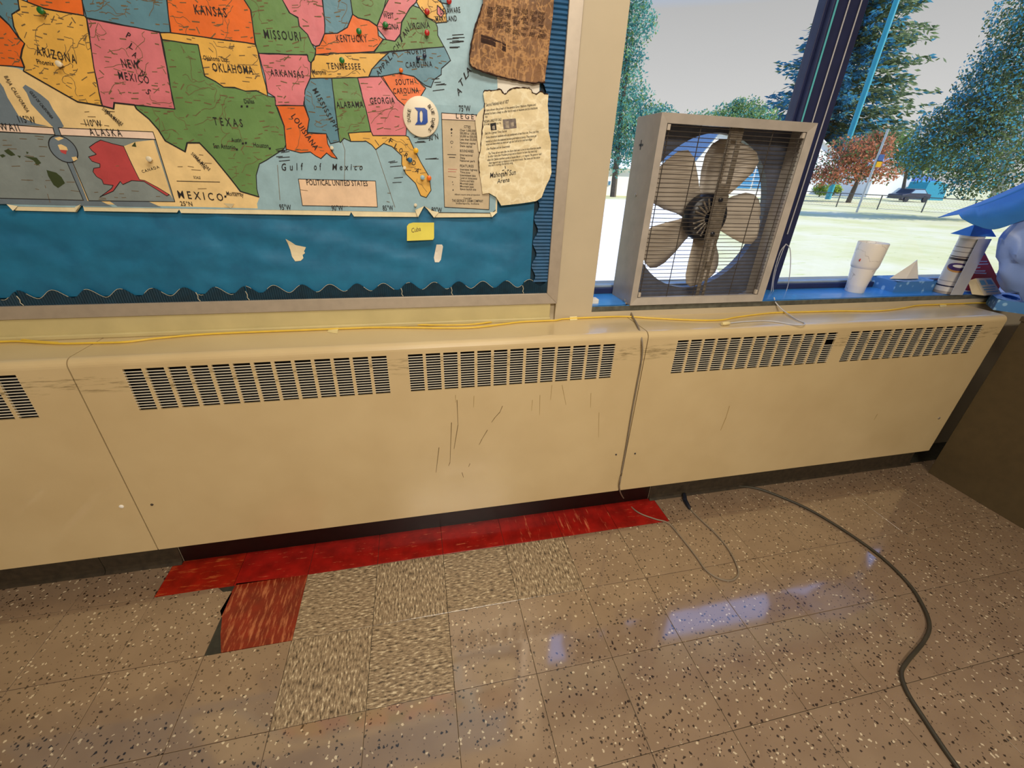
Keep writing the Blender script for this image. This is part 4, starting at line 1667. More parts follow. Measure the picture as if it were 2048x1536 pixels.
# white light cord with a small plug hanging from the mullion
wc = thing('light_cord', tuple(atz(1530, 645, ZT)), 'thin white cord with small plug lying on the right heater', 'cord')
m = MB()
P = [aty(1548, 595, .27), aty(1552, 606, .252), atz(1568, 622, ZT + .01), atz(1592, 638, ZT + .004), atz(1609, 646, ZT + .003), atz(1604, 650, ZT + .003), atz(1580, 648, ZT + .003), atz(1540, 642, ZT + .003), atz(1492, 643, ZT + .003), atz(1460, 646, ZT + .004)]
m.tube(spline(P, 6), .0022, 8)
m.build('cord', M['whitecord'], wc, smooth=True)
m = MB()
a, b = atz(1460, 646, ZT + .007), atz(1444, 648, ZT + .007)
m.tube([a, a.lerp(b, .2), a.lerp(b, .7), b], [.003, .007, .007, .005], 10)
m.build('plug', M['tape'], wc, smooth=True, label='yellowish plug')
# blind cords hanging in front of the mullion, ending in loops
bcs = thing('blind_cord', (1.85, .40, 1.0), 'pair of white blind cords hanging down the window mullion with loops', 'blind cord')
for k, (u0, off) in enumerate(((1700, 0), (1724, .018))):
    m = MB()
    x = aty(u0, 0, .398).x
    m.tube([(x, .398, 2.15), (x, .398, 1.2), (x - .004, .395, 1.06)], .0022, 6)
    m.build('cord', M['whitecord'], bcs)
m = MB()
P = [aty(u, v, .385) for u, v in ((1572, 488), (1580, 498), (1581, 530), (1576, 570), (1566, 594), (1552, 596), (1546, 575), (1552, 540), (1566, 500), (1572, 488))]
m.tube(spline(P, 6), .0016, 6)
m.build('cord_loop', M['whitecord'], bcs)
m = MB()
P = [aty(u, v, .385) for u, v in ((1572, 488), (1560, 505), (1548, 545), (1542, 585), (1540, 597))]
m.tube(spline(P, 6), .0018, 6)
m.build('cord_loop', M['whitecord'], bcs)

# ================================================================== BOX FAN
FX0, FX1, FZ0, FZ1 = 1.172, 1.727, ZS, 1.419
FY0, FY1 = .250, .402
fan = thing('box_fan', ((FX0 + FX1) / 2, .33, FZ0), 'square white enamel box fan standing on the window sill', 'fan')
w = .0015
lip = .026
m = MB()
# four outer walls
m.box((FX0, FY0, FZ0), (FX0 + w, FY1, FZ1))
m.box((FX1 - w, FY0, FZ0), (FX1, FY1, FZ1))
m.box((FX0 + w, FY0, FZ1 - w), (FX1 - w, FY1, FZ1))
m.box((FX0 + w, FY0, FZ0), (FX1 - w, FY1, FZ0 + w))
m.build('housing', M['fanbox'], fan, bevel=.0005)
# mitred front flanges, slightly sloping inward
cs = [(FX0, FZ0), (FX1, FZ0), (FX1, FZ1), (FX0, FZ1)]
ci = [(FX0 + lip, FZ0 + lip), (FX1 - lip, FZ0 + lip), (FX1 - lip, FZ1 - lip), (FX0 + lip, FZ1 - lip)]
for k in range(4):
    m = MB()
    j = (k + 1) % 4
    f = [Vector((cs[k][0], FY0 - .001, cs[k][1])), Vector((cs[j][0], FY0 - .001, cs[j][1])), Vector((ci[j][0], FY0 + .004, ci[j][1])), Vector((ci[k][0], FY0 + .004, ci[k][1]))]
    g = [p + Vector((0, .0015, 0)) for p in f]
    m.add(f + g, [(0, 1, 2, 3), (7, 6, 5, 4), (0, 4, 5, 1), (1, 5, 6, 2), (2, 6, 7, 3), (3, 7, 4, 0)])
    # return lip
    a, b = f[3], f[2]
    m.quad(a, b, b + Vector((0, .012, 0)), a + Vector((0, .012, 0)))
    m.build('front_flange', M['fanbox'], fan)
# shroud plate with the round opening
cx, cz, R = 1.4495, 1.126, .258
ys = .345
m = MB()
n = 64
inn, outr = [], []
for k in range(n):
    a = 2 * math.pi * k / n
    c, s_ = math.cos(a), math.sin(a)
    inn.append((cx + R * c, ys, cz + R * s_))
    t = min((FX1 - w - cx) / abs(c) if abs(c) > 1e-6 else 9, (FZ1 - w - cz) / abs(s_) if abs(s_) > 1e-6 else 9)
    outr.append((cx + t * c, ys, cz + t * s_))
lipb = [(x, ys + .03, z) for x, y, z in inn]
m.add(inn + outr + lipb, [(k, (k + 1) % n, (k + 1) % n + n, k + n) for k in range(n)] + [(k, k + 2 * n, (k + 1) % n + 2 * n, (k + 1) % n) for k in range(n)])
m.build('shroud', M['shroud'], fan)
# blades
hub = MB()
hub.lathe([(.0, -.012), (.05, -.012), (.052, .0), (.052, .03), (.0, .034)], (cx, ys - .004, cz), 'y', 24)
rot = hub.build('rotor_hub', M['blade'], fan, smooth=True)
for k in range(5):
    a0 = math.radians(74 + 72 * k)
    prof = [(.045, -.040, .040), (.08, -.050, .046), (.13, -.076, .064), (.18, -.098, .074), (.215, -.100, .068), (.238, -.080, .050), (.247, -.045, .022), (.249, -.02, .0)]
    V = []
    nn = 7
    for (rr, l, h) in prof:
        for q in range(nn):
            t = q / (nn - 1)
            wv = l + (h - l) * t
            px_, pz_ = rr, wv
            d = math.hypot(px_, pz_)
            if d > .252:
                px_, pz_ = px_ * .252 / d, pz_ * .252 / d
            yy = ys + .006 + wv * .30 + .006 * math.sin(t * math.pi)
            V.append((cx + px_ * math.cos(a0) - pz_ * math.sin(a0), yy, cz + px_ * math.sin(a0) + pz_ * math.cos(a0)))
    F = []
    for i in range(len(prof) - 1):
        for q in range(nn - 1):
            F.append((i * nn + q, i * nn + q + 1, (i + 1) * nn + q + 1, (i + 1) * nn + q))
    m = MB()
    m.add(V, F)
    ob = m.build('blade', M['blade'], fan, smooth=True)
    so = ob.modifiers.new('thick', 'SOLIDIFY')
    so.thickness = .0016
# motor with vent fins
my = .290
m = MB()
m.lathe([(0, 0), (.052, 0), (.070, .006), (.078, .016), (.078, .045), (.06, .052), (0, .052)], (cx - .006, my, cz), 'y', 40)
mo = m.build('motor', M['motor'], fan, smooth=True, label='dark round motor')
m = MB()
for k in range(10):
    a = math.radians(90 + 18 * k)
    for r0, r1 in ((.022, .064),):
        c, s_ = math.cos(a), math.sin(a)
        m.tube([(cx - .006 + r0 * c, my - .001, cz + r0 * s_), (cx - .006 + r1 * c, my + .002, cz + r1 * s_)], .0035, 6)
m.build('cooling_fin', M['bracket'], mo)
# bracket
m = MB()
bx = cx + .012
yb = .276


def bar(x0, x1, z0, z1, y0=yb, y1=yb + .004):
    m.box((x0, y0, z0), (x1, y1, z1))


bar(bx - .030, bx - .016, 1.20, FZ1 - .02)
bar(bx + .004, bx + .022, 1.20, FZ1 - .02)
bar(bx - .016, bx + .004, 1.20, 1.235)
bar(bx - .016, bx + .004, 1.36, FZ1 - .02)
bar(bx - .030, bx + .026, 1.055, 1.20)
bar(bx - .012, bx + .002, FZ0 + .01, 1.055)
bar(bx + .014, bx + .024, FZ0 + .01, 1.055)
bar(bx - .002, bx + .016, .95, .98)
m.build('motor_bracket', M['bracket'], fan, bevel=.001)
for zz in (1.075, 1.185):
    m = MB()
    m.lathe([(.008, 0), (.008, -.004), (.005, -.007), (0, -.007)], (bx - .004, yb, zz), 'y', 10)
    m.build('bolt', M['motor'], fan, smooth=True)
# wire guard: level wires and uprights
m = MB()
z = FZ0 + lip + .004
nw = 41
gy = .262
for k in range(nw):
    z = FZ0 + lip + .006 + k * (FZ1 - FZ0 - 2 * lip - .012) / (nw - 1)
    wob = .0012 * math.sin(k * 2.1)
    m.tube([(FX0 + .016, gy, z), (FX0 + .2, gy, z + wob), (FX1 - .2, gy, z - wob), (FX1 - .016, gy, z)], .00115, 5)
for x in (FX0 + .040, FX0 + .148, FX1 - .300, FX1 - .145, FX1 - .040):
    m.tube([(x, gy + .0023, FZ0 + lip - .006), (x, gy + .0023, FZ1 - lip + .006)], .0016, 5)
m.build('wire_guard', M['wire'], fan)
for x, zz in ((FX0 + .034, FZ1 - .036), (FX1 - .034, FZ1 - .036), (FX0 + .034, FZ0 + .036), (FX1 - .034, FZ0 + .036)):
    m = MB()
    m.box((x - .005, gy - .008, zz - .008), (x + .005, gy + .006, zz + .008))
    m.build('guard_clip', M['blade'], fan, bevel=.001)
# cross shaped slot and screw on the left side
m = MB()
p = at(1281, 290, 0, FX0 - .0006)
m.box((FX0 - .0008, p.y - .016, p.z - .003), (FX0 + .0002, p.y + .010, p.z + .003))
m.box((FX0 - .0008, p.y - .0035, p.z - .014), (FX0 + .0002, p.y + .001, p.z + .014))
m.build('keyhole_slot', M['motor'], fan, label='dark cross shaped slot')
for u, v in ((1272, 390), (1249, 601)):
    p = at(u, v, 0, FX0)
    m = MB()
    m.lathe([(.006, 0), (.006, .002), (.003, .004), (0, .004)], (0, 0, 0), 'z', 12)
    V = [(FX0 - z_, p.y + x_, p.z + y_) for x_, y_, z_ in m.v]
    m.v = V
    m.build('screw', M['chrome'], fan)

# small white box beside the pillar
m = MB()
p = atz(1186, 606, ZS)
m.box((p.x - .02, p.y - .012, ZS), (p.x + .016, p.y + .02, ZS + .016))
tag(m.build('small_box', M['paperw'], bevel=.001), 'tiny white box corner on the sill beside the pillar, left of the fan', 'box')

# ================================================================== THINGS ON THE SILL
# marbled tumbler
def marble():
    m, t, b = newmat('marbled_enamel')
    v = pos(t)
    f = noisen(t, v, 9, 4, .6)
    e = ramp(t, f, [(.488, (0, 0, 0)), (.5, (.8, .8, .8)), (.512, (0, 0, 0))])
    t.links.new(mixc(t, e, lin((236, 230, 222)), lin((182, 172, 164))), b.inputs['Base Color'])
    b.inputs['Roughness'].default_value = .3
    return m


M['marble'] = marble()
tb_ = atz(1722, 587, ZS)
tx, ty = tb_.x + .002, tb_.y + .035
tu = thing('tumbler', (tx, ty, ZS), 'white marbled tall tumbler with a stepped base standing on the sill', 'tumbler')
m = MB()
m.lathe([(0, 0), (.034, 0), (.0355, .003), (.038, .085), (.0395, .096), (.0465, .103), (.0495, .115), (.0535, .200), (.0525, .203), (.0505, .200), (.047, .12), (.034, .01), (0, .008)], (tx, ty, ZS), 'z', 40)
m.build('tumbler_body', M['marble'], tu, smooth=True)
m = MB()
m.lathe([(.0512, .190), (.0512, .194), (0, .195)], (tx, ty, ZS), 'z', 32)
m.build('lid', M['winlight'], tu, smooth=True)
p = aty(1719, 521, ty - .02)
m = MB()
m.lathe([(.006, .002), (.006, -.001), (0, -.001)], (tx - .047, ty - .012, ZS + .135), 'y', 10)
M['orangelogo'] = mat('orange_print', (200, 70, 40), .4, .1)
m.build('sticker', M['orangelogo'], tu, label='small orange red mark')


def blueprint():
    m, t, b = newmat('blue_floral_card')
    v = pos(t)
    vo = N(t, 'ShaderNodeTexVoronoi')
    vo.inputs['Scale'].default_value = 38
    t.links.new(v, vo.inputs['Vector'])
    e = ramp(t, vo.outputs['Distance'], [(.22, (1, 1, 1)), (.34, (0, 0, 0))])
    t.links.new(mixc(t, e, lin((70, 128, 190)), lin((140, 186, 226))), b.inputs['Base Color'])
    b.inputs['Roughness'].default_value = .45
    return m


M['floral'] = blueprint()
M['bluecard'] = mat('blue_card', (64, 136, 206), .5, .06)


def tissue_box(name, c, ang, L_, D_, H_, label, tissue=True):
    root = thing(name, (c.x, c.y, c.z), label, 'tissue box', 'blue tissue boxes')
    R3 = Matrix.Rotation(ang, 3, 'Z')

    def tr(b):
        b.v = [tuple(R3 @ Vector(q) + c) for q in b.v]
        return b
    m = MB()
    h, d = L_ / 2, D_ / 2
    n = 20
    m.add([(-h, -d, 0), (h, -d, 0), (h, d, 0), (-h, d, 0), (-h, -d, H_), (h, -d, H_), (h, d, H_), (-h, d, H_)], [(0, 3, 2, 1), (0, 1, 5, 4), (1, 2, 6, 5), (2, 3, 7, 6), (3, 0, 4, 7)])
    # top with an oval opening
    o1, o2 = [], []
    for k in range(n):
        a = 2 * math.pi * k / n
        c_, s_ = math.cos(a), math.sin(a)
        o1.append((h * .55 * c_, d * .45 * s_, H_))
        t = min(h / abs(c_) if abs(c_) > 1e-6 else 9, d / abs(s_) if abs(s_) > 1e-6 else 9)
        o2.append((t * c_, t * s_, H_))
    m.add(o1 + o2, [(k, k + n, (k + 1) % n + n, (k + 1) % n) for k in range(n)], 0)
    m.add([(x, y, H_ * .4) for x, y, z in o1] + o1, [tuple(range(n))] + [(k, (k + 1) % n, (k + 1) % n + n, k + n) for k in range(n)], 0)
    tr(m).build('carton', [M['floral']], root)
    if tissue:
        m = MB()
        ap = (.02, .0, H_ + .082)
        base = [(-.105, -.012, H_ + .003), (-.03, -.026, H_ + .004), (.045, -.022, H_ + .003), (.072, .0, H_ + .003), (.03, .018, H_ + .002), (-.04, .014, H_ + .004)]
        ap2 = [(ap[0] - .004, -.003, ap[2] - .004), (ap[0] + .004, .003, ap[2])]
        m.add(base + [ap2[0], ap2[1]], [(0, 1, 6), (1, 2, 6), (2, 3, 7, 6), (3, 4, 7), (4, 5, 7), (5, 0, 6, 7)])
        tr(m).build('tissue', M['paperw'], root, label='folded tissue standing up in a peak')
    return root


c = (atz(1777, 585, ZS) + atz(1872, 583, ZS)) / 2
tissue_box('tissue_box', Vector((c.x + .012, c.y + .062, ZS)), .0, .235, .115, .045, 'flat blue tissue box with a white peaked tissue, right of the tumbler')
c2 = Vector((2.93, .190, ZT))
tissue_box('tissue_box', c2, .75, .20, .115, .045, 'blue floral tissue box on the far right end of the heater', False)


# snack canister with printed bands
def canister():
    m, t, b = newmat('printed_can')
    g = N(t, 'ShaderNodeNewGeometry')
    s_ = N(t, 'ShaderNodeSeparateXYZ')
    t.links.new(g.outputs['Position'], s_.inputs[0])
    mr = N(t, 'ShaderNodeMapRange')
    t.links.new(s_.outputs['Z'], mr.inputs[0])
    mr.inputs[1].default_value = ZS
    mr.inputs[2].default_value = ZS + .235
    rpn = t.nodes.new('ShaderNodeValToRGB')
    rpn.color_ramp.interpolation = 'CONSTANT'
    e = rpn.color_ramp.elements
    st = [(0, (150, 140, 130)), (.05, (206, 200, 190)), (.13, (20, 22, 60)), (.155, (205, 198, 190)), (.22, (160, 156, 152)), (.235, (205, 200, 192)), (.60, (46, 38, 50)), (.64, (190, 180, 170)), (.655, (60, 50, 60)), (.67, (200, 196, 190)),
          (.74, (70, 62, 60)), (.75, (198, 194, 188)), (.82, (96, 90, 88)), (.83, (196, 190, 182)), (.93, (182, 176, 164))]
    e[0].color = (*lin(st[0][1]), 1)
    e[0].position = 0
    e[1].position = st[1][0]
    e[1].color = (*lin(st[1][1]), 1)
    for p, c in st[2:]:
        k = e.new(p)
        k.color = (*lin(c), 1)
    t.links.new(mr.outputs[0], rpn.inputs[0])
    t.links.new(rpn.outputs[0], b.inputs['Base Color'])
    b.inputs['Roughness'].default_value = .32
    return m


M['can'] = canister()
M['purple'] = mat('purple_print', (60, 34, 96), .4, .2)
M['gold'] = mat('gold_print', (196, 140, 70), .4, .1)
cc = atz(1886, 588, ZS)
ccx, ccy = 2.700, .292
cn = thing('snack_canister', (ccx, ccy, ZS), 'tall round snack canister with dark bands and purple oval on the sill', 'canister')
m = MB()
rc = .0375
m.lathe([(0, 0), (rc, 0), (rc + .001, .002), (rc, .004), (rc, .228), (rc + .001, .230), (rc + .001, .234), (0, .234)], (ccx, ccy, ZS), 'z', 36)
m.build('can_body', M['can'], cn, smooth=True)
m = MB()
m.lathe([(rc + .0018, .229), (rc + .0018, .239), (rc, .240), (0, .239)], (ccx, ccy, ZS), 'z', 32)
m.build('can_lid', M['white'], cn, smooth=True)
for (w_, h_, dz, rr, mk, nm) in ((1.0, .019, .112, .0006, 'gold', 'oval_print'), (.95, .0155, .116, .0012, 'purple', 'oval_print'), (.5, .006, .119, .0018, 'white', 'oval_print')):
    m = MB()
    V, F = [(ccx + (rc + rr) * math.cos(-2.45), ccy + (rc + rr) * math.sin(-2.45), ZS + dz)], []
    n = 24
    for k in range(n):
        a = 2 * math.pi * k / n
        th = -2.45 + w_ * math.cos(a)
        V.append((ccx + (rc + rr) * math.cos(th), ccy + (rc + rr) * math.sin(th), ZS + dz + h_ * math.sin(a)))
    F = [(0, k + 1, (k + 1) % n + 1) for k in range(n)]
    # refine: fan from curved spine so the oval wraps the can
    V2, F2 = [], []
    for k in range(n // 2 + 1):
        a = math.pi * k / (n // 2)
        th = -2.45 + w_ * math.cos(a)
        for s_ in (1, -1):
            V2.append((ccx + (rc + rr) * math.cos(th), ccy + (rc + rr) * math.sin(th), ZS + dz + s_ * h_ * math.sin(a)))
    for k in range(n // 2):
        F2.append((2 * k, 2 * k + 1, 2 * k + 3, 2 * k + 2))
    m.add(V2, F2)
    m.build(nm, M[mk], cn)
# blue folded paper tent on the can
m = MB()
L1 = [(-.062, -.03, .241), (.058, -.045, .241), (.062, .03, .241), (-.058, .045, .241)]
rg = [(-.02, .0, .283), (.055, -.005, .279)]
V = [(ccx + x, ccy + y, ZS + z) for x, y, z in L1 + rg]
m.add(V, [(0, 1, 5, 4), (2, 3, 4, 5), (1, 2, 5), (3, 0, 4), (3, 2, 1, 0)])
tag(m.build('paper_tent', M['bluecard']), 'small blue folded paper lying on top of the snack canister', 'paper')

# pale clear strip leaning in front of the can
m = MB()
a0, a1 = aty(1901, 590, .240), aty(1925, 590, .240)
b0, b1 = aty(1958, 478, .250), aty(1984, 478, .250)
m.prism([a0, a1, b1, b0], (0, .002, 0))
M['strip'] = mat('frosted_plastic', (178, 180, 186), .3, .05)
tag(m.build('plastic_strip', M['strip'], bevel=.0004), 'pale frosted plastic strip leaning upright in front of the canister', 'ruler')
# red carton with white lettering
M['redbox'] = mat('red_carton', (226, 66, 62), .45, .06)
rx, ry = 2.905, .315
rb = thing('red_carton', (rx, ry, ZS), 'red pointed snack packet with white lettering on the sill', 'packet')
m = MB()
q = [aty(u, v, .285) for u, v in ((1936, 560), (1963, 505), (1968, 500), (1994, 552), (2004, 566), (1996, 582), (1936, 582))]
m.prism(q, (0, .03, 0))
m.build('packet', M['redbox'], rb, bevel=.002)
m = MB()
rfy = lambda x, z: .2843
for (u0, v0, u1, v1) in ((1955, 524, 1974, 524), (1953, 530, 1976, 529), (1946, 537, 1960, 536), (1946, 543, 1970, 543), (1947, 547, 1972, 548)):
    pa, pb = PX([(u0, v0), (u1, v1)], .2843)
    cut_sheet(m, [pa, pb, (pb[0], pb[1] + .005), (pa[0], pa[1] + .005)], rfy, 0)
m.build('lettering', M['white'], rb)
m = MB()
cut_sheet(m, PX([(1962, 510), (1966, 503), (1971, 510)], .2843), rfy, 0)
m.build('tip_print', M['badgeblue'], rb)
# folded card with teal print
cd_ = thing('folded_card', tuple(atz(1970, 590, ZS)), 'white folded card with pale teal print at the right end of the sill', 'card')
m = MB()
a = aty(1936, 562, .262)
b = aty(1952, 557, .244)
c = aty(1983, 556, .258)
d = aty(2003, 589, .240)
e = aty(1969, 590, .226)
f = aty(1946, 585, .250)
for p in (d, e, f):
    p.z = ZS + .0012
m.prism([a, b, e, f], (0, .0012, .0004))
m.prism([b, c, d, e], (0, .0012, .0004))
m.build('card_sheet', M['paperc'], cd_)
M['teal'] = mat('teal_print', (110, 170, 186), .6, .1)
m = MB()
for (s0, s1, t0, t1) in ((.12, .42, .12, .4), (.55, .88, .1, .38), (.12, .88, .5, .56), (.12, .8, .64, .7), (.2, .88, .78, .84)):
    q = [b.lerp(c, s).lerp(e.lerp(d, s), t) + Vector((0, -.0008, .0006)) for s, t in ((s0, t0), (s1, t0), (s1, t1), (s0, t1))]
    m.quad(*q[::-1])
m.build('teal_print', M['teal'], cd_)


# ---- heap of bluish white paper / bag on the right, hanging over the heater end
M['bag'] = mat('bag_blue_cast', (128, 158, 226), .38, .05, 14, .25, 30, bdist=.004)  # white bag, blue cast of the window light put into its colour
M['bagblue'] = mat('blue_lit_sheet', (46, 116, 196), .45, .08, 12)
bg_ = thing('paper_bag', (3.05, .25, ZT + .05), 'bulging bluish white paper heap at the right window edge', 'bag')
m = MB()
nu, nv = 44, 30
out = [(2030, 400), (1985, 448), (1968, 490), (1972, 540), (1992, 585), (2010, 610), (2060, 640)]
cA = Vector((2.945, .160, 1.075))
V, F = [], []
for i in range(nv + 1):
    ph = math.pi * i / nv
    for k in range(nu):
        th = 2 * math.pi * k / nu
        d = Vector((math.sin(ph) * math.cos(th), math.sin(ph) * math.sin(th), math.cos(ph)))
        bulge = 1 + .10 * noise.noise(d * 2.3 + Vector((3, 1, 0))) + .075 * math.sin(11 * (d.z + .5 * d.x) + 4 * noise.noise(d * 2)) * max(0, .35 - d.z)
        P = Vector((d.x * .27, d.y * .085, d.z * .215)) * bulge
        V.append(tuple(cA + P + Vector((0, -.03 * (d.z < 0) * -d.z, 0))))
for i in range(nv):
    for k in range(nu):
        k2 = (k + 1) % nu
        F.append((i * nu + k, (i + 1) * nu + k, (i + 1) * nu + k2, i * nu + k2))
m.add(V, F)
m.build('bag_body', M['bag'], bg_, smooth=True)
# sheet draped over the top, pointing left, window blue put into its colour
m = MB()
top = [aty(u, v, .24) for u, v in ((1918, 428), (1950, 416), (2000, 398), (2048, 378), (2110, 350))]
low = [aty(u, v, .12) for u, v in ((1924, 436), (1952, 450), (1990, 458), (2048, 440), (2110, 424))]
back = [p + Vector((.02, .08, -.02)) for p in top]
V, F = [], []
for row in (low, top, back):
    V += spline(row, 5)
nn = len(V) // 3
for r in range(2):
    for k in range(nn - 1):
        F.append((r * nn + k, r * nn + k + 1, (r + 1) * nn + k + 1, (r + 1) * nn + k))
m.add(V, F)
ob = m.build('blue_lit_sheet', M['bagblue'], bg_, smooth=True, label='sheet folded over the top with the window blue put into its colour')
so = ob.modifiers.new('thick', 'SOLIDIFY')
so.thickness = .002

# ================================================================== OUTDOORS
ZG = -.8


def groundmat():
    m, t, b = newmat('dry_lawn')
    v = pos(t)
    c = ramp(t, noisen(t, v, .35, 5, .6), [(.3, lin((186, 182, 124))), (.5, lin((200, 194, 150))), (.7, lin((208, 200, 170)))])
    g = ramp(t, noisen(t, pos(t, (.6, 2.4, 1)), 1.2, 6, .7), [(.60, (0, 0, 0)), (.68, (1, 1, 1))])
    c = mixc(t, g, c, lin((166, 176, 92)))
    g2 = ramp(t, noisen(t, pos(t, (2, 5, 1)), 1.6, 5, .7), [(.68, (0, 0, 0)), (.72, (1, 1, 1))])
    c = mixc(t, g2, c, lin((92, 98, 50)))
    t.links.new(c, b.inputs['Base Color'])
    b.inputs['Roughness'].default_value = .95
    b.inputs['Specular IOR Level'].default_value = .1
    return m


M['lawn'] = groundmat()
m = MB()
m.box((-300, .75, ZG - .3), (500, 600, ZG))
struct('ground', m, M['lawn'])
m = MB()
m.box((-3.6, .62, ZG - .3), (5.0, .75, .80))
struct('wall_outer', m, M['wall'])
M['concrete'] = mat('pale_concrete', (232, 228, 224), .9, .04, 2)
m = MB()
m.prism([Vector((x, y, ZG + .02)) for x, y in ((1.5, 6), (6.5, 6), (22, 34), (6, 34))], (0, 0, -.04))
tag(m.build('driveway', M['concrete']), kind='structure')


def leafmat(name, a, b_):
    m, t, b = newmat(name)
    c = ramp(t, noisen(t, pos(t), .9, 3, .6), [(.3, lin(a)), (.7, lin(b_))])
    t.links.new(c, b.inputs['Base Color'])
    b.inputs['Roughness'].default_value = .7
    b.inputs['Specular IOR Level'].default_value = .15
    tl = N(t, 'ShaderNodeBsdfTranslucent')
    t.links.new(c, tl.inputs[0])
    mx = N(t, 'ShaderNodeMixShader')
    mx.inputs[0].default_value = .45
    t.links.new(b.outputs[0], mx.inputs[1])
    t.links.new(tl.outputs[0], mx.inputs[2])
    t.links.new(mx.outputs[0], t.nodes['Material Output'].inputs[0])
    return m


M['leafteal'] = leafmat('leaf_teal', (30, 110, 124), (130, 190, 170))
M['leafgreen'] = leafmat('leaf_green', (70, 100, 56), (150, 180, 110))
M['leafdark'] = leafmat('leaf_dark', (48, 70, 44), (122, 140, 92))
M['leafrim'] = leafmat('leaf_lit_rim', (30, 120, 160), (100, 180, 200))  # bright cyan of the lit crown edge, put into the leaf colour
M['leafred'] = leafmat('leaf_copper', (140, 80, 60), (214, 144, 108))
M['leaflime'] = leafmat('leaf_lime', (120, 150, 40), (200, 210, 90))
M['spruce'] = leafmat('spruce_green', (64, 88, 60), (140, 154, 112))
M['sprucelit'] = leafmat('spruce_lit_blue', (20, 96, 140), (90, 160, 180))
M['bark'] = mat('bark', (92, 82, 72), .9, .3, 8)
M['palebark'] = mat('pale_bark', (196, 196, 194), .9, .15, 8)


def mpp(u, v, Y):
    a, b, c = aty(u, v, Y), aty(u + 4, v, Y), aty(u, v + 4, Y)
    return (b - a).length / 4, (c - a).length / 4


def leaf(mb, p, s, mi, flat=0.):
    n = Vector((random.gauss(0, 1), random.gauss(0, 1), random.gauss(0, 1) + flat)).normalized()
    a = n.orthogonal().normalized()
    a = Matrix.Rotation(random.uniform(0, 6.28), 3, n) @ a
    b = n.cross(a)
    l, w_ = s * random.uniform(.7, 1.4), s * random.uniform(.35, .7)
    mb.add([p - a * l, p + b * w_, p + a * l, p - b * w_], [(0, 1, 2, 3)], mi)


def tree(name, label, blobs, Y, mats, n, leafpx, trunk, bark='bark', group='trees and shrubs beyond the window', cat='tree', depth=.8):
    base = aty(trunk[0], trunk[1], Y)
    base.z = ZG
    root = thing(name, tuple(base), label, cat, group)
    cr_ = MB()
    tot = sum(b[2] * b[3] for b in blobs)
    cents = []
    for (u, v, ru, rv) in blobs:
        c = aty(u, v, Y)
        mx_, mz = mpp(u, v, Y)
        rx_, rz_ = ru * mx_, rv * mz
        cents.append((c, rz_))
        for _ in range(int(n * ru * rv / tot)):
            d = Vector((random.gauss(0, 1), random.gauss(0, 1), random.gauss(0, 1))).normalized()
            k = random.random() ** .45
            # clumpy outline
            k *= 1 + .28 * noise.noise(d * 3.1 + c * .3)
            p = c + Vector((d.x * rx_, d.y * rx_ * depth, d.z * rz_)) * k
            if p.z < ZG + .1:
                continue
            mi = 1 if random.random() < (.6 if d.x - d.z * .6 < -.25 and k > .72 else .16) else 0  # second leaf colour gathers along the upper-left rim
            leaf(cr_, p, leafpx * mx_, mi)
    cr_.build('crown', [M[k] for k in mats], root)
    t = MB()
    mx_, _ = mpp(trunk[0], trunk[1], Y)
    rt = trunk[2] * mx_
    topc = max(cents, key=lambda q: q[0].z)[0]
    top_ = Vector((base.x + (topc.x - base.x) * .5, base.y, topc.z * .7))
    t.tube([base + Vector((0, 0, -.2)), base.lerp(top_, .35), base.lerp(top_, .7), top_], [rt, rt * .8, rt * .55, rt * .2], 8)
    for c, rz_ in cents[:6]:
        s0 = base.lerp(top_, .5)
        t.tube([s0, s0.lerp(c, .5) + Vector((0, 0, rz_ * .1)), c], [rt * .4, rt * .25, rt * .08], 6)
    t.build('trunk', M[bark], root)
    return root


tree('leafy_tree', 'tall teal green leafy tree beside the pillar, left of the fan', [(1262, -20, 52, 60), (1268, 50, 48, 45), (1250, 120, 42, 50), (1240, 200, 62, 70), (1270, 250, 75, 60), (1235, 300, 50, 50), (1320, 232, 34, 26)], 38, ('leafteal', 'leafgreen'), 14000, 2.6, (1225, 400, 6))
tree('leafy_tree', 'distant green round tree above the middle of the fan', [(1450, 232, 30, 26), (1490, 228, 38, 34), (1520, 240, 36, 26), (1475, 215, 14, 18), (1400, 245, 40, 24)], 70, ('leafgreen', 'leafteal'), 5000, 2.2, (1460, 400, 3))
tree('leafy_tree', 'large dark leafy tree at the right window edge', [(2030, 150, 75, 130), (1985, 190, 60, 90), (1930, 240, 55, 55), (1880, 250, 40, 34), (1960, 290, 80, 60), (1900, 320, 70, 44), (1850, 300, 40, 36), (2060, 300, 80, 80), (2060, 30, 60, 60), (1955, 365, 50, 30)], 21, ('leafdark', 'leafrim'), 30000, 2.4, (2000, 400, 8), 'palebark')
tree('leafy_tree', 'lower green tree right of the sign pole, in front of the blue roof', [(1815, 310, 30, 34), (1850, 320, 40, 34), (1810, 285, 22, 20)], 46, ('leafgreen', 'leafdark'), 2600, 2.4, (1812, 378, 3))
tree('copper_tree', 'copper leaved tree behind the fence right of the mullion', [(1645, 350, 40, 22), (1690, 335, 50, 34), (1735, 310, 40, 40), (1755, 285, 28, 26), (1760, 345, 36, 22), (1700, 300, 40, 30)], 38, ('leafred', 'leafdark'), 6000, 2.3, (1705, 380, 4))
for u, v, r, lab in ((1640, 378, 14, 'small green shrub beside the mullion behind the fence'), (1667, 376, 12, 'small yellow green shrub behind the fence')):
    tree('shrub', lab, [(u, v, r, r * .8), (u + 4, v + 4, r, r * .6)], 50 if r > 13 else 54, ('leaflime', 'leafgreen'), 400, 2.2, (u, v + 10, 1), cat='shrub')

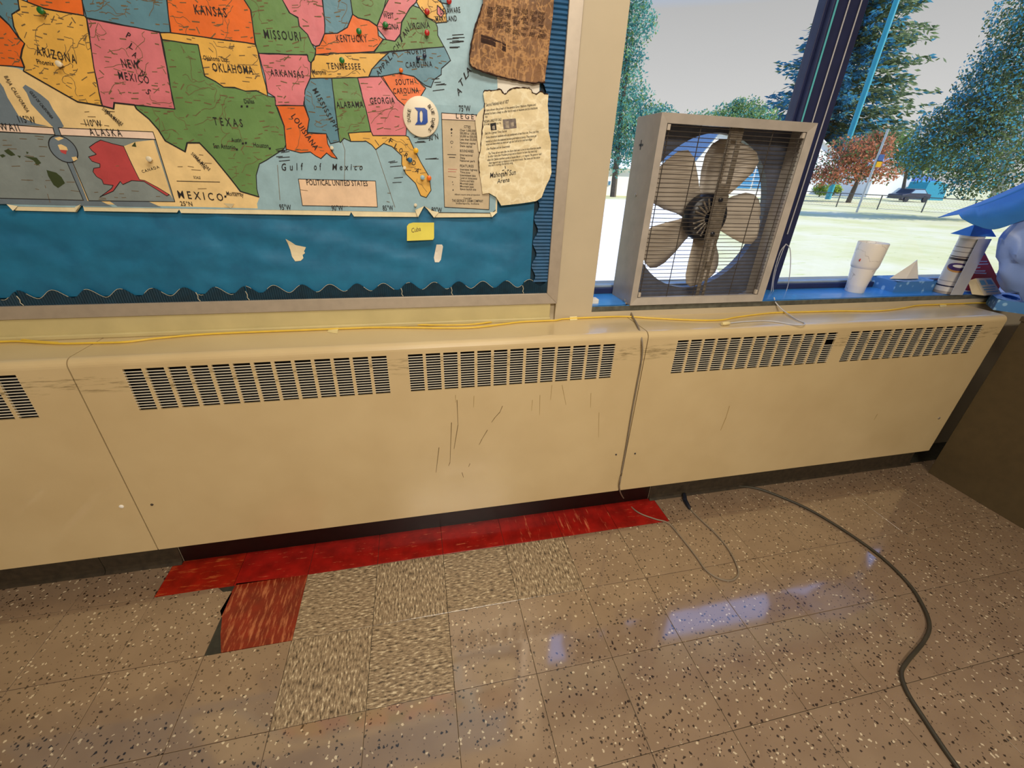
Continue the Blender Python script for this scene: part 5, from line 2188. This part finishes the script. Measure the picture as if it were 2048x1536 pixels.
# spruce: whorls of drooping boughs
YS = 82
axis0, axis1 = aty(1745, 0, YS), aty(1657, 250, YS)
bx_ = (axis0.x + axis1.x) / 2
zt_ = aty(1800, -190, YS).z
sp = thing('spruce_tree', (bx_, YS, ZG), 'tall spruce with drooping boughs behind the window mullion', 'tree')
cr_ = MB()
mx_, mz_ = mpp(1680, 150, YS)
H_ = zt_ - ZG
nw_ = 58
for i in range(nw_):
    f = i / nw_
    z = ZG + H_ * (.06 + .94 * f)
    Lr = (1 - f) ** .8 * 185 * mx_ * random.uniform(.82, 1.08)
    nb = 11
    for k in range(nb):
        th = random.uniform(0, 6.28)
        dv = Vector((math.cos(th), math.sin(th), 0))
        L2 = Lr * random.uniform(.6, 1.05)
        steps = max(4, int(L2 / (5 * mx_)))
        for s_ in range(1, steps + 1):
            t = s_ / steps
            p = Vector((bx_, YS, z)) + dv * L2 * t + Vector((0, 0, -L2 * .20 * t + L2 * .12 * t * t))
            for _ in range(3):
                q = p + Vector((random.gauss(0, 1), random.gauss(0, 1), random.gauss(0, .7) - .6)) * 3.4 * mx_
                a = (dv * random.uniform(.6, 1) + Vector((random.gauss(0, .4), random.gauss(0, .4), random.uniform(-.5, .2)))).normalized()
                b = a.cross(Vector((random.gauss(0, 1), random.gauss(0, 1), random.gauss(0, 1)))).normalized()
                l, w_ = 5.5 * mx_ * random.uniform(.7, 1.3), 1.7 * mx_
                cr_.add([q - a * l, q + b * w_, q + a * l, q - b * w_], [(0, 1, 2, 3)], 1 if (dv.x < -.1 and random.random() < .75) or random.random() < .15 else 0)  # bluer needles on the left paint in the spruce's lit half
cr_.build('boughs', [M['spruce'], M['sprucelit']], sp)
m = MB()
m.tube([(bx_, YS, ZG - .2), (bx_, YS, ZG + H_ * .5), (bx_, YS, zt_)], [.55, .35, .05], 8)
m.build('trunk', M['bark'], sp)

# houses
M['siding'] = mat('white_siding', (240, 238, 236), .7, .02, 3)
M['roofblue'] = mat('blue_shingle', (40, 84, 150), .7, .15, 6)
M['roofgrey'] = mat('grey_shingle', (120, 140, 160), .8, .15, 6)
M['pane'] = mat('house_pane', (70, 140, 190), .2, .1, 6)


def house(Y, u0, u1, vb, ve, up, vp, roofmk, label, wins=(), dep=9, gable=True):
    a, b = aty(u0, vb, Y), aty(u1, vb, Y)
    e0 = aty(u0, ve, Y).z
    pk = aty(up, vp, Y)
    root = thing('house', ((a.x + b.x) / 2, Y + dep / 2, ZG), label, 'house', 'white houses beyond the lawn')
    m = MB()
    x0, x1 = a.x, b.x
    z0, z1 = ZG, e0
    if gable:
        ring = [(x0, Y, z0), (x1, Y, z0), (x1, Y, z1), (pk.x, Y, pk.z), (x0, Y, z1)]
        m.prism([Vector(p) for p in ring], (0, dep, 0))
        m.build('wall', M['siding'], root)
        for s0, s1 in (((x0, z1), (pk.x, pk.z)), ((pk.x, pk.z), (x1, z1))):
            m = MB()
            q = [Vector((s0[0], Y - .3, s0[1])), Vector((s1[0], Y - .3, s1[1])), Vector((s1[0], Y + dep + .3, s1[1])), Vector((s0[0], Y + dep + .3, s0[1]))]
            m.prism(q, (0, 0, .16))
            m.build('roof', M[roofmk], root)
    else:
        m.box((x0, Y, z0), (x1, Y + dep, z1))
        m.build('wall', M['siding'], root)
        m = MB()
        q = [(x0 - .4, Y - .4, z1), (x1 + .4, Y - .4, z1), (x1 - 1.5, Y + dep / 2, pk.z), (x0 + 1.5, Y + dep / 2, pk.z), (x0 - .4, Y + dep + .4, z1), (x1 + .4, Y + dep + .4, z1)]
        m.add(q, [(0, 1, 2, 3), (5, 4, 3, 2), (1, 5, 2), (4, 0, 3), (0, 4, 5, 1)])
        m.build('roof', M[roofmk], root)
    for (wu0, wv0, wu1, wv1) in wins:
        p, q = aty(wu0, wv0, Y), aty(wu1, wv1, Y)
        m = MB()
        m.box((p.x, Y - .06, q.z), (q.x, Y + .02, p.z))
        w_ = m.build('window', M['siding'], root)
        m = MB()
        n = 5
        for k in range(n):
            za = q.z + (p.z - q.z) * (k + .1) / n
            zb = q.z + (p.z - q.z) * (k + .9) / n
            m.box((p.x + .06, Y - .09, za), (q.x - .06, Y - .05, zb))
        m.build('pane', M['pane'], w_)


house(46, 1375, 1560, 390, 322, 1440, 262, 'roofgrey', 'large white house with blue windows seen through the fan blades', ((1470, 335, 1500, 378), (1513, 335, 1528, 378)), 10, True)
house(40, 1150, 1372, 400, 333, 1290, 318, 'siding', 'low white building left of the fan beside the pillar', ((1208, 362, 1213, 370), (1216, 362, 1221, 370)), 10, False)
house(58, 1612, 1672, 386, 326, 1640, 278, 'siding', 'white gabled house right of the mullion behind the copper tree', (), 9, True)
house(52, 1735, 1812, 386, 350, 1785, 318, 'siding', 'white gabled house in the distance beside the blue roofed one', (), 5, True)
house(54, 1818, 1864, 384, 362, 1830, 343, 'roofblue', 'small distant house with a saturated blue roof', (), 4, False)

# parked car, teal tarp
M['cardark'] = mat('car_paint', (52, 52, 66), .25, .1, 4)
M['carglass'] = mat('car_glass', (150, 180, 205), .1, .1)
M['tyre'] = mat('tyre', (24, 24, 26), .8, .1)
M['tealtarp'] = mat('teal_tarp', (20, 140, 168), .6, .1, 5)
cp = aty(1822, 385, 43)
car = thing('car', (cp.x, 43, ZG), 'dark parked car in front of the distant white houses', 'car')
m = MB()
prof = [(-2.2, .35), (-2.2, .8), (-1.2, .95), (-.6, 1.42), (.9, 1.45), (1.6, .98), (2.2, .9), (2.25, .35)]
m.prism([Vector((cp.x + x, 42.2, ZG + z)) for x, z in prof], (0, 1.7, 0))
m.build('car_body', M['cardark'], car, bevel=.05)
m = MB()
m.prism([Vector((cp.x + x, 42.17, ZG + z)) for x, z in ((-1.0, .98), (-.52, 1.34), (.85, 1.36), (1.35, .99))], (0, 1.76, 0))
m.build('car_window', M['carglass'], car)
for wx in (-1.4, 1.4):
    m = MB()
    m.lathe([(0, 0), (.34, 0), (.34, .2), (0, .2)], (cp.x + wx, 42.1, ZG + .34), 'y', 16)
    m.build('wheel', M['tyre'], car)
p, q = aty(1857, 363, 49), aty(1893, 384, 49)
m = MB()
xm = (p.x + q.x) / 2
m.prism([Vector(v) for v in ((p.x, 49, ZG), (q.x, 49, ZG), (q.x - .2, 49, p.z - .3), (xm, 49, p.z + .1), (p.x + .2, 49, p.z - .1))], (0, 2.5, 0))
tag(m.build('tarp_shed', M['tealtarp']), 'teal tarp covered stack beyond the fence, right of the dark car', 'tarp')

# fence: posts and top rail
M['fencemetal'] = mat('fence_metal', (84, 84, 78), .5, .2)
fpx = [(1611, 410), (1673, 414), (1743, 420), (1829, 424)]
f0, f1 = Vector((34.2, 33.3)), Vector((39.8, 27.0))
fd = (f1 - f0)
fn = thing('chain_link_fence', (f0.x, f0.y, ZG), 'low chain link fence with thin grey posts across the lawn', 'fence')
Pp = []
k = -3
for k in range(-1, 8):
    g = f0 + fd * (k / 3)
    Pp.append(g)
    m = MB()
    m.tube([(g.x, g.y, ZG - .1), (g.x, g.y, .30)], .045, 6)
    m.build('post', M['fencemetal'], fn)
m = MB()
m.tube([(g.x, g.y, .28) for g in Pp], .035, 6)
m.build('top_rail', M['fencemetal'], fn)
m = MB()
m.tube([(g.x, g.y, ZG + .08) for g in Pp], .012, 4)
for s_ in range(2):
    for i in range(len(Pp) - 1):
        a, b = Pp[i], Pp[i + 1]
        for j in range(14):
            t0, t1 = j / 14, (j + 4) / 14
            c0, c1 = a.lerp(b, t0), a.lerp(b, min(1, t1))
            za, zb = (ZG + .1, .26) if s_ else (.26, ZG + .1)
            m.tube([(c0.x, c0.y, za), (c1.x, c1.y, zb)], .003, 3)
tag(m.build('wire_mesh', M['fencemetal'], fn), kind='stuff')

# poles
M['tealpole'] = mat('teal_pole', (40, 150, 170), .5, .08)
M['greypole'] = mat('pale_pole', (200, 200, 198), .6, .1)
p = aty(1690, 300, 40)
x0 = p.x
zt2 = aty(1850, -160, 40).z
m = MB()
m.tube([(x0, 47, ZG - .2), (x0, 47, 8), (x0, 47, 30)], .01, 4)
a, b = aty(1690, 300, 48), aty(1793, 0, 48)
xx = (a.x + b.x) / 2
m = MB()
m.tube([(xx, 44, ZG - .2), (xx, 44, 12), (xx, 44, 26)], [.30, .27, .24], 10)
tag(m.build('utility_pole', M['tealpole'], smooth=True), 'tall teal pole rising in front of the spruce', 'pole')
# keep that pole on the pixels it takes in the photograph
o = bpy.data.objects['utility_pole']
a, b = aty(1690, 300, 44), aty(1793, 0, 44)
o.location.x = (a.x + b.x) / 2 - xx
a, b = aty(1775, 258, 26), aty(1730, 384, 26)
xx = (a.x + b.x) / 2
spn = thing('sign_pole', (xx, 26, ZG), 'thin pale pole carrying a blue and a yellow sign', 'sign')
m = MB()
m.tube([(xx, 26, ZG - .2), (xx, 26, a.z)], .07, 8)
m.build('pole', M['greypole'], spn, smooth=True)
m = MB()
q = aty(1757, 316, 26)
m.box((xx - .02, 25.86, q.z - .22), (xx + .40, 25.9, q.z + .22))
m.build('sign_panel', M['roofblue'], spn)
m = MB()
q = aty(1754, 327, 26)
m.box((xx - .02, 25.86, q.z - .22), (xx + .40, 25.9, q.z + .16))
m.build('sign_panel', M['pinyellow'], spn)

flush_text()
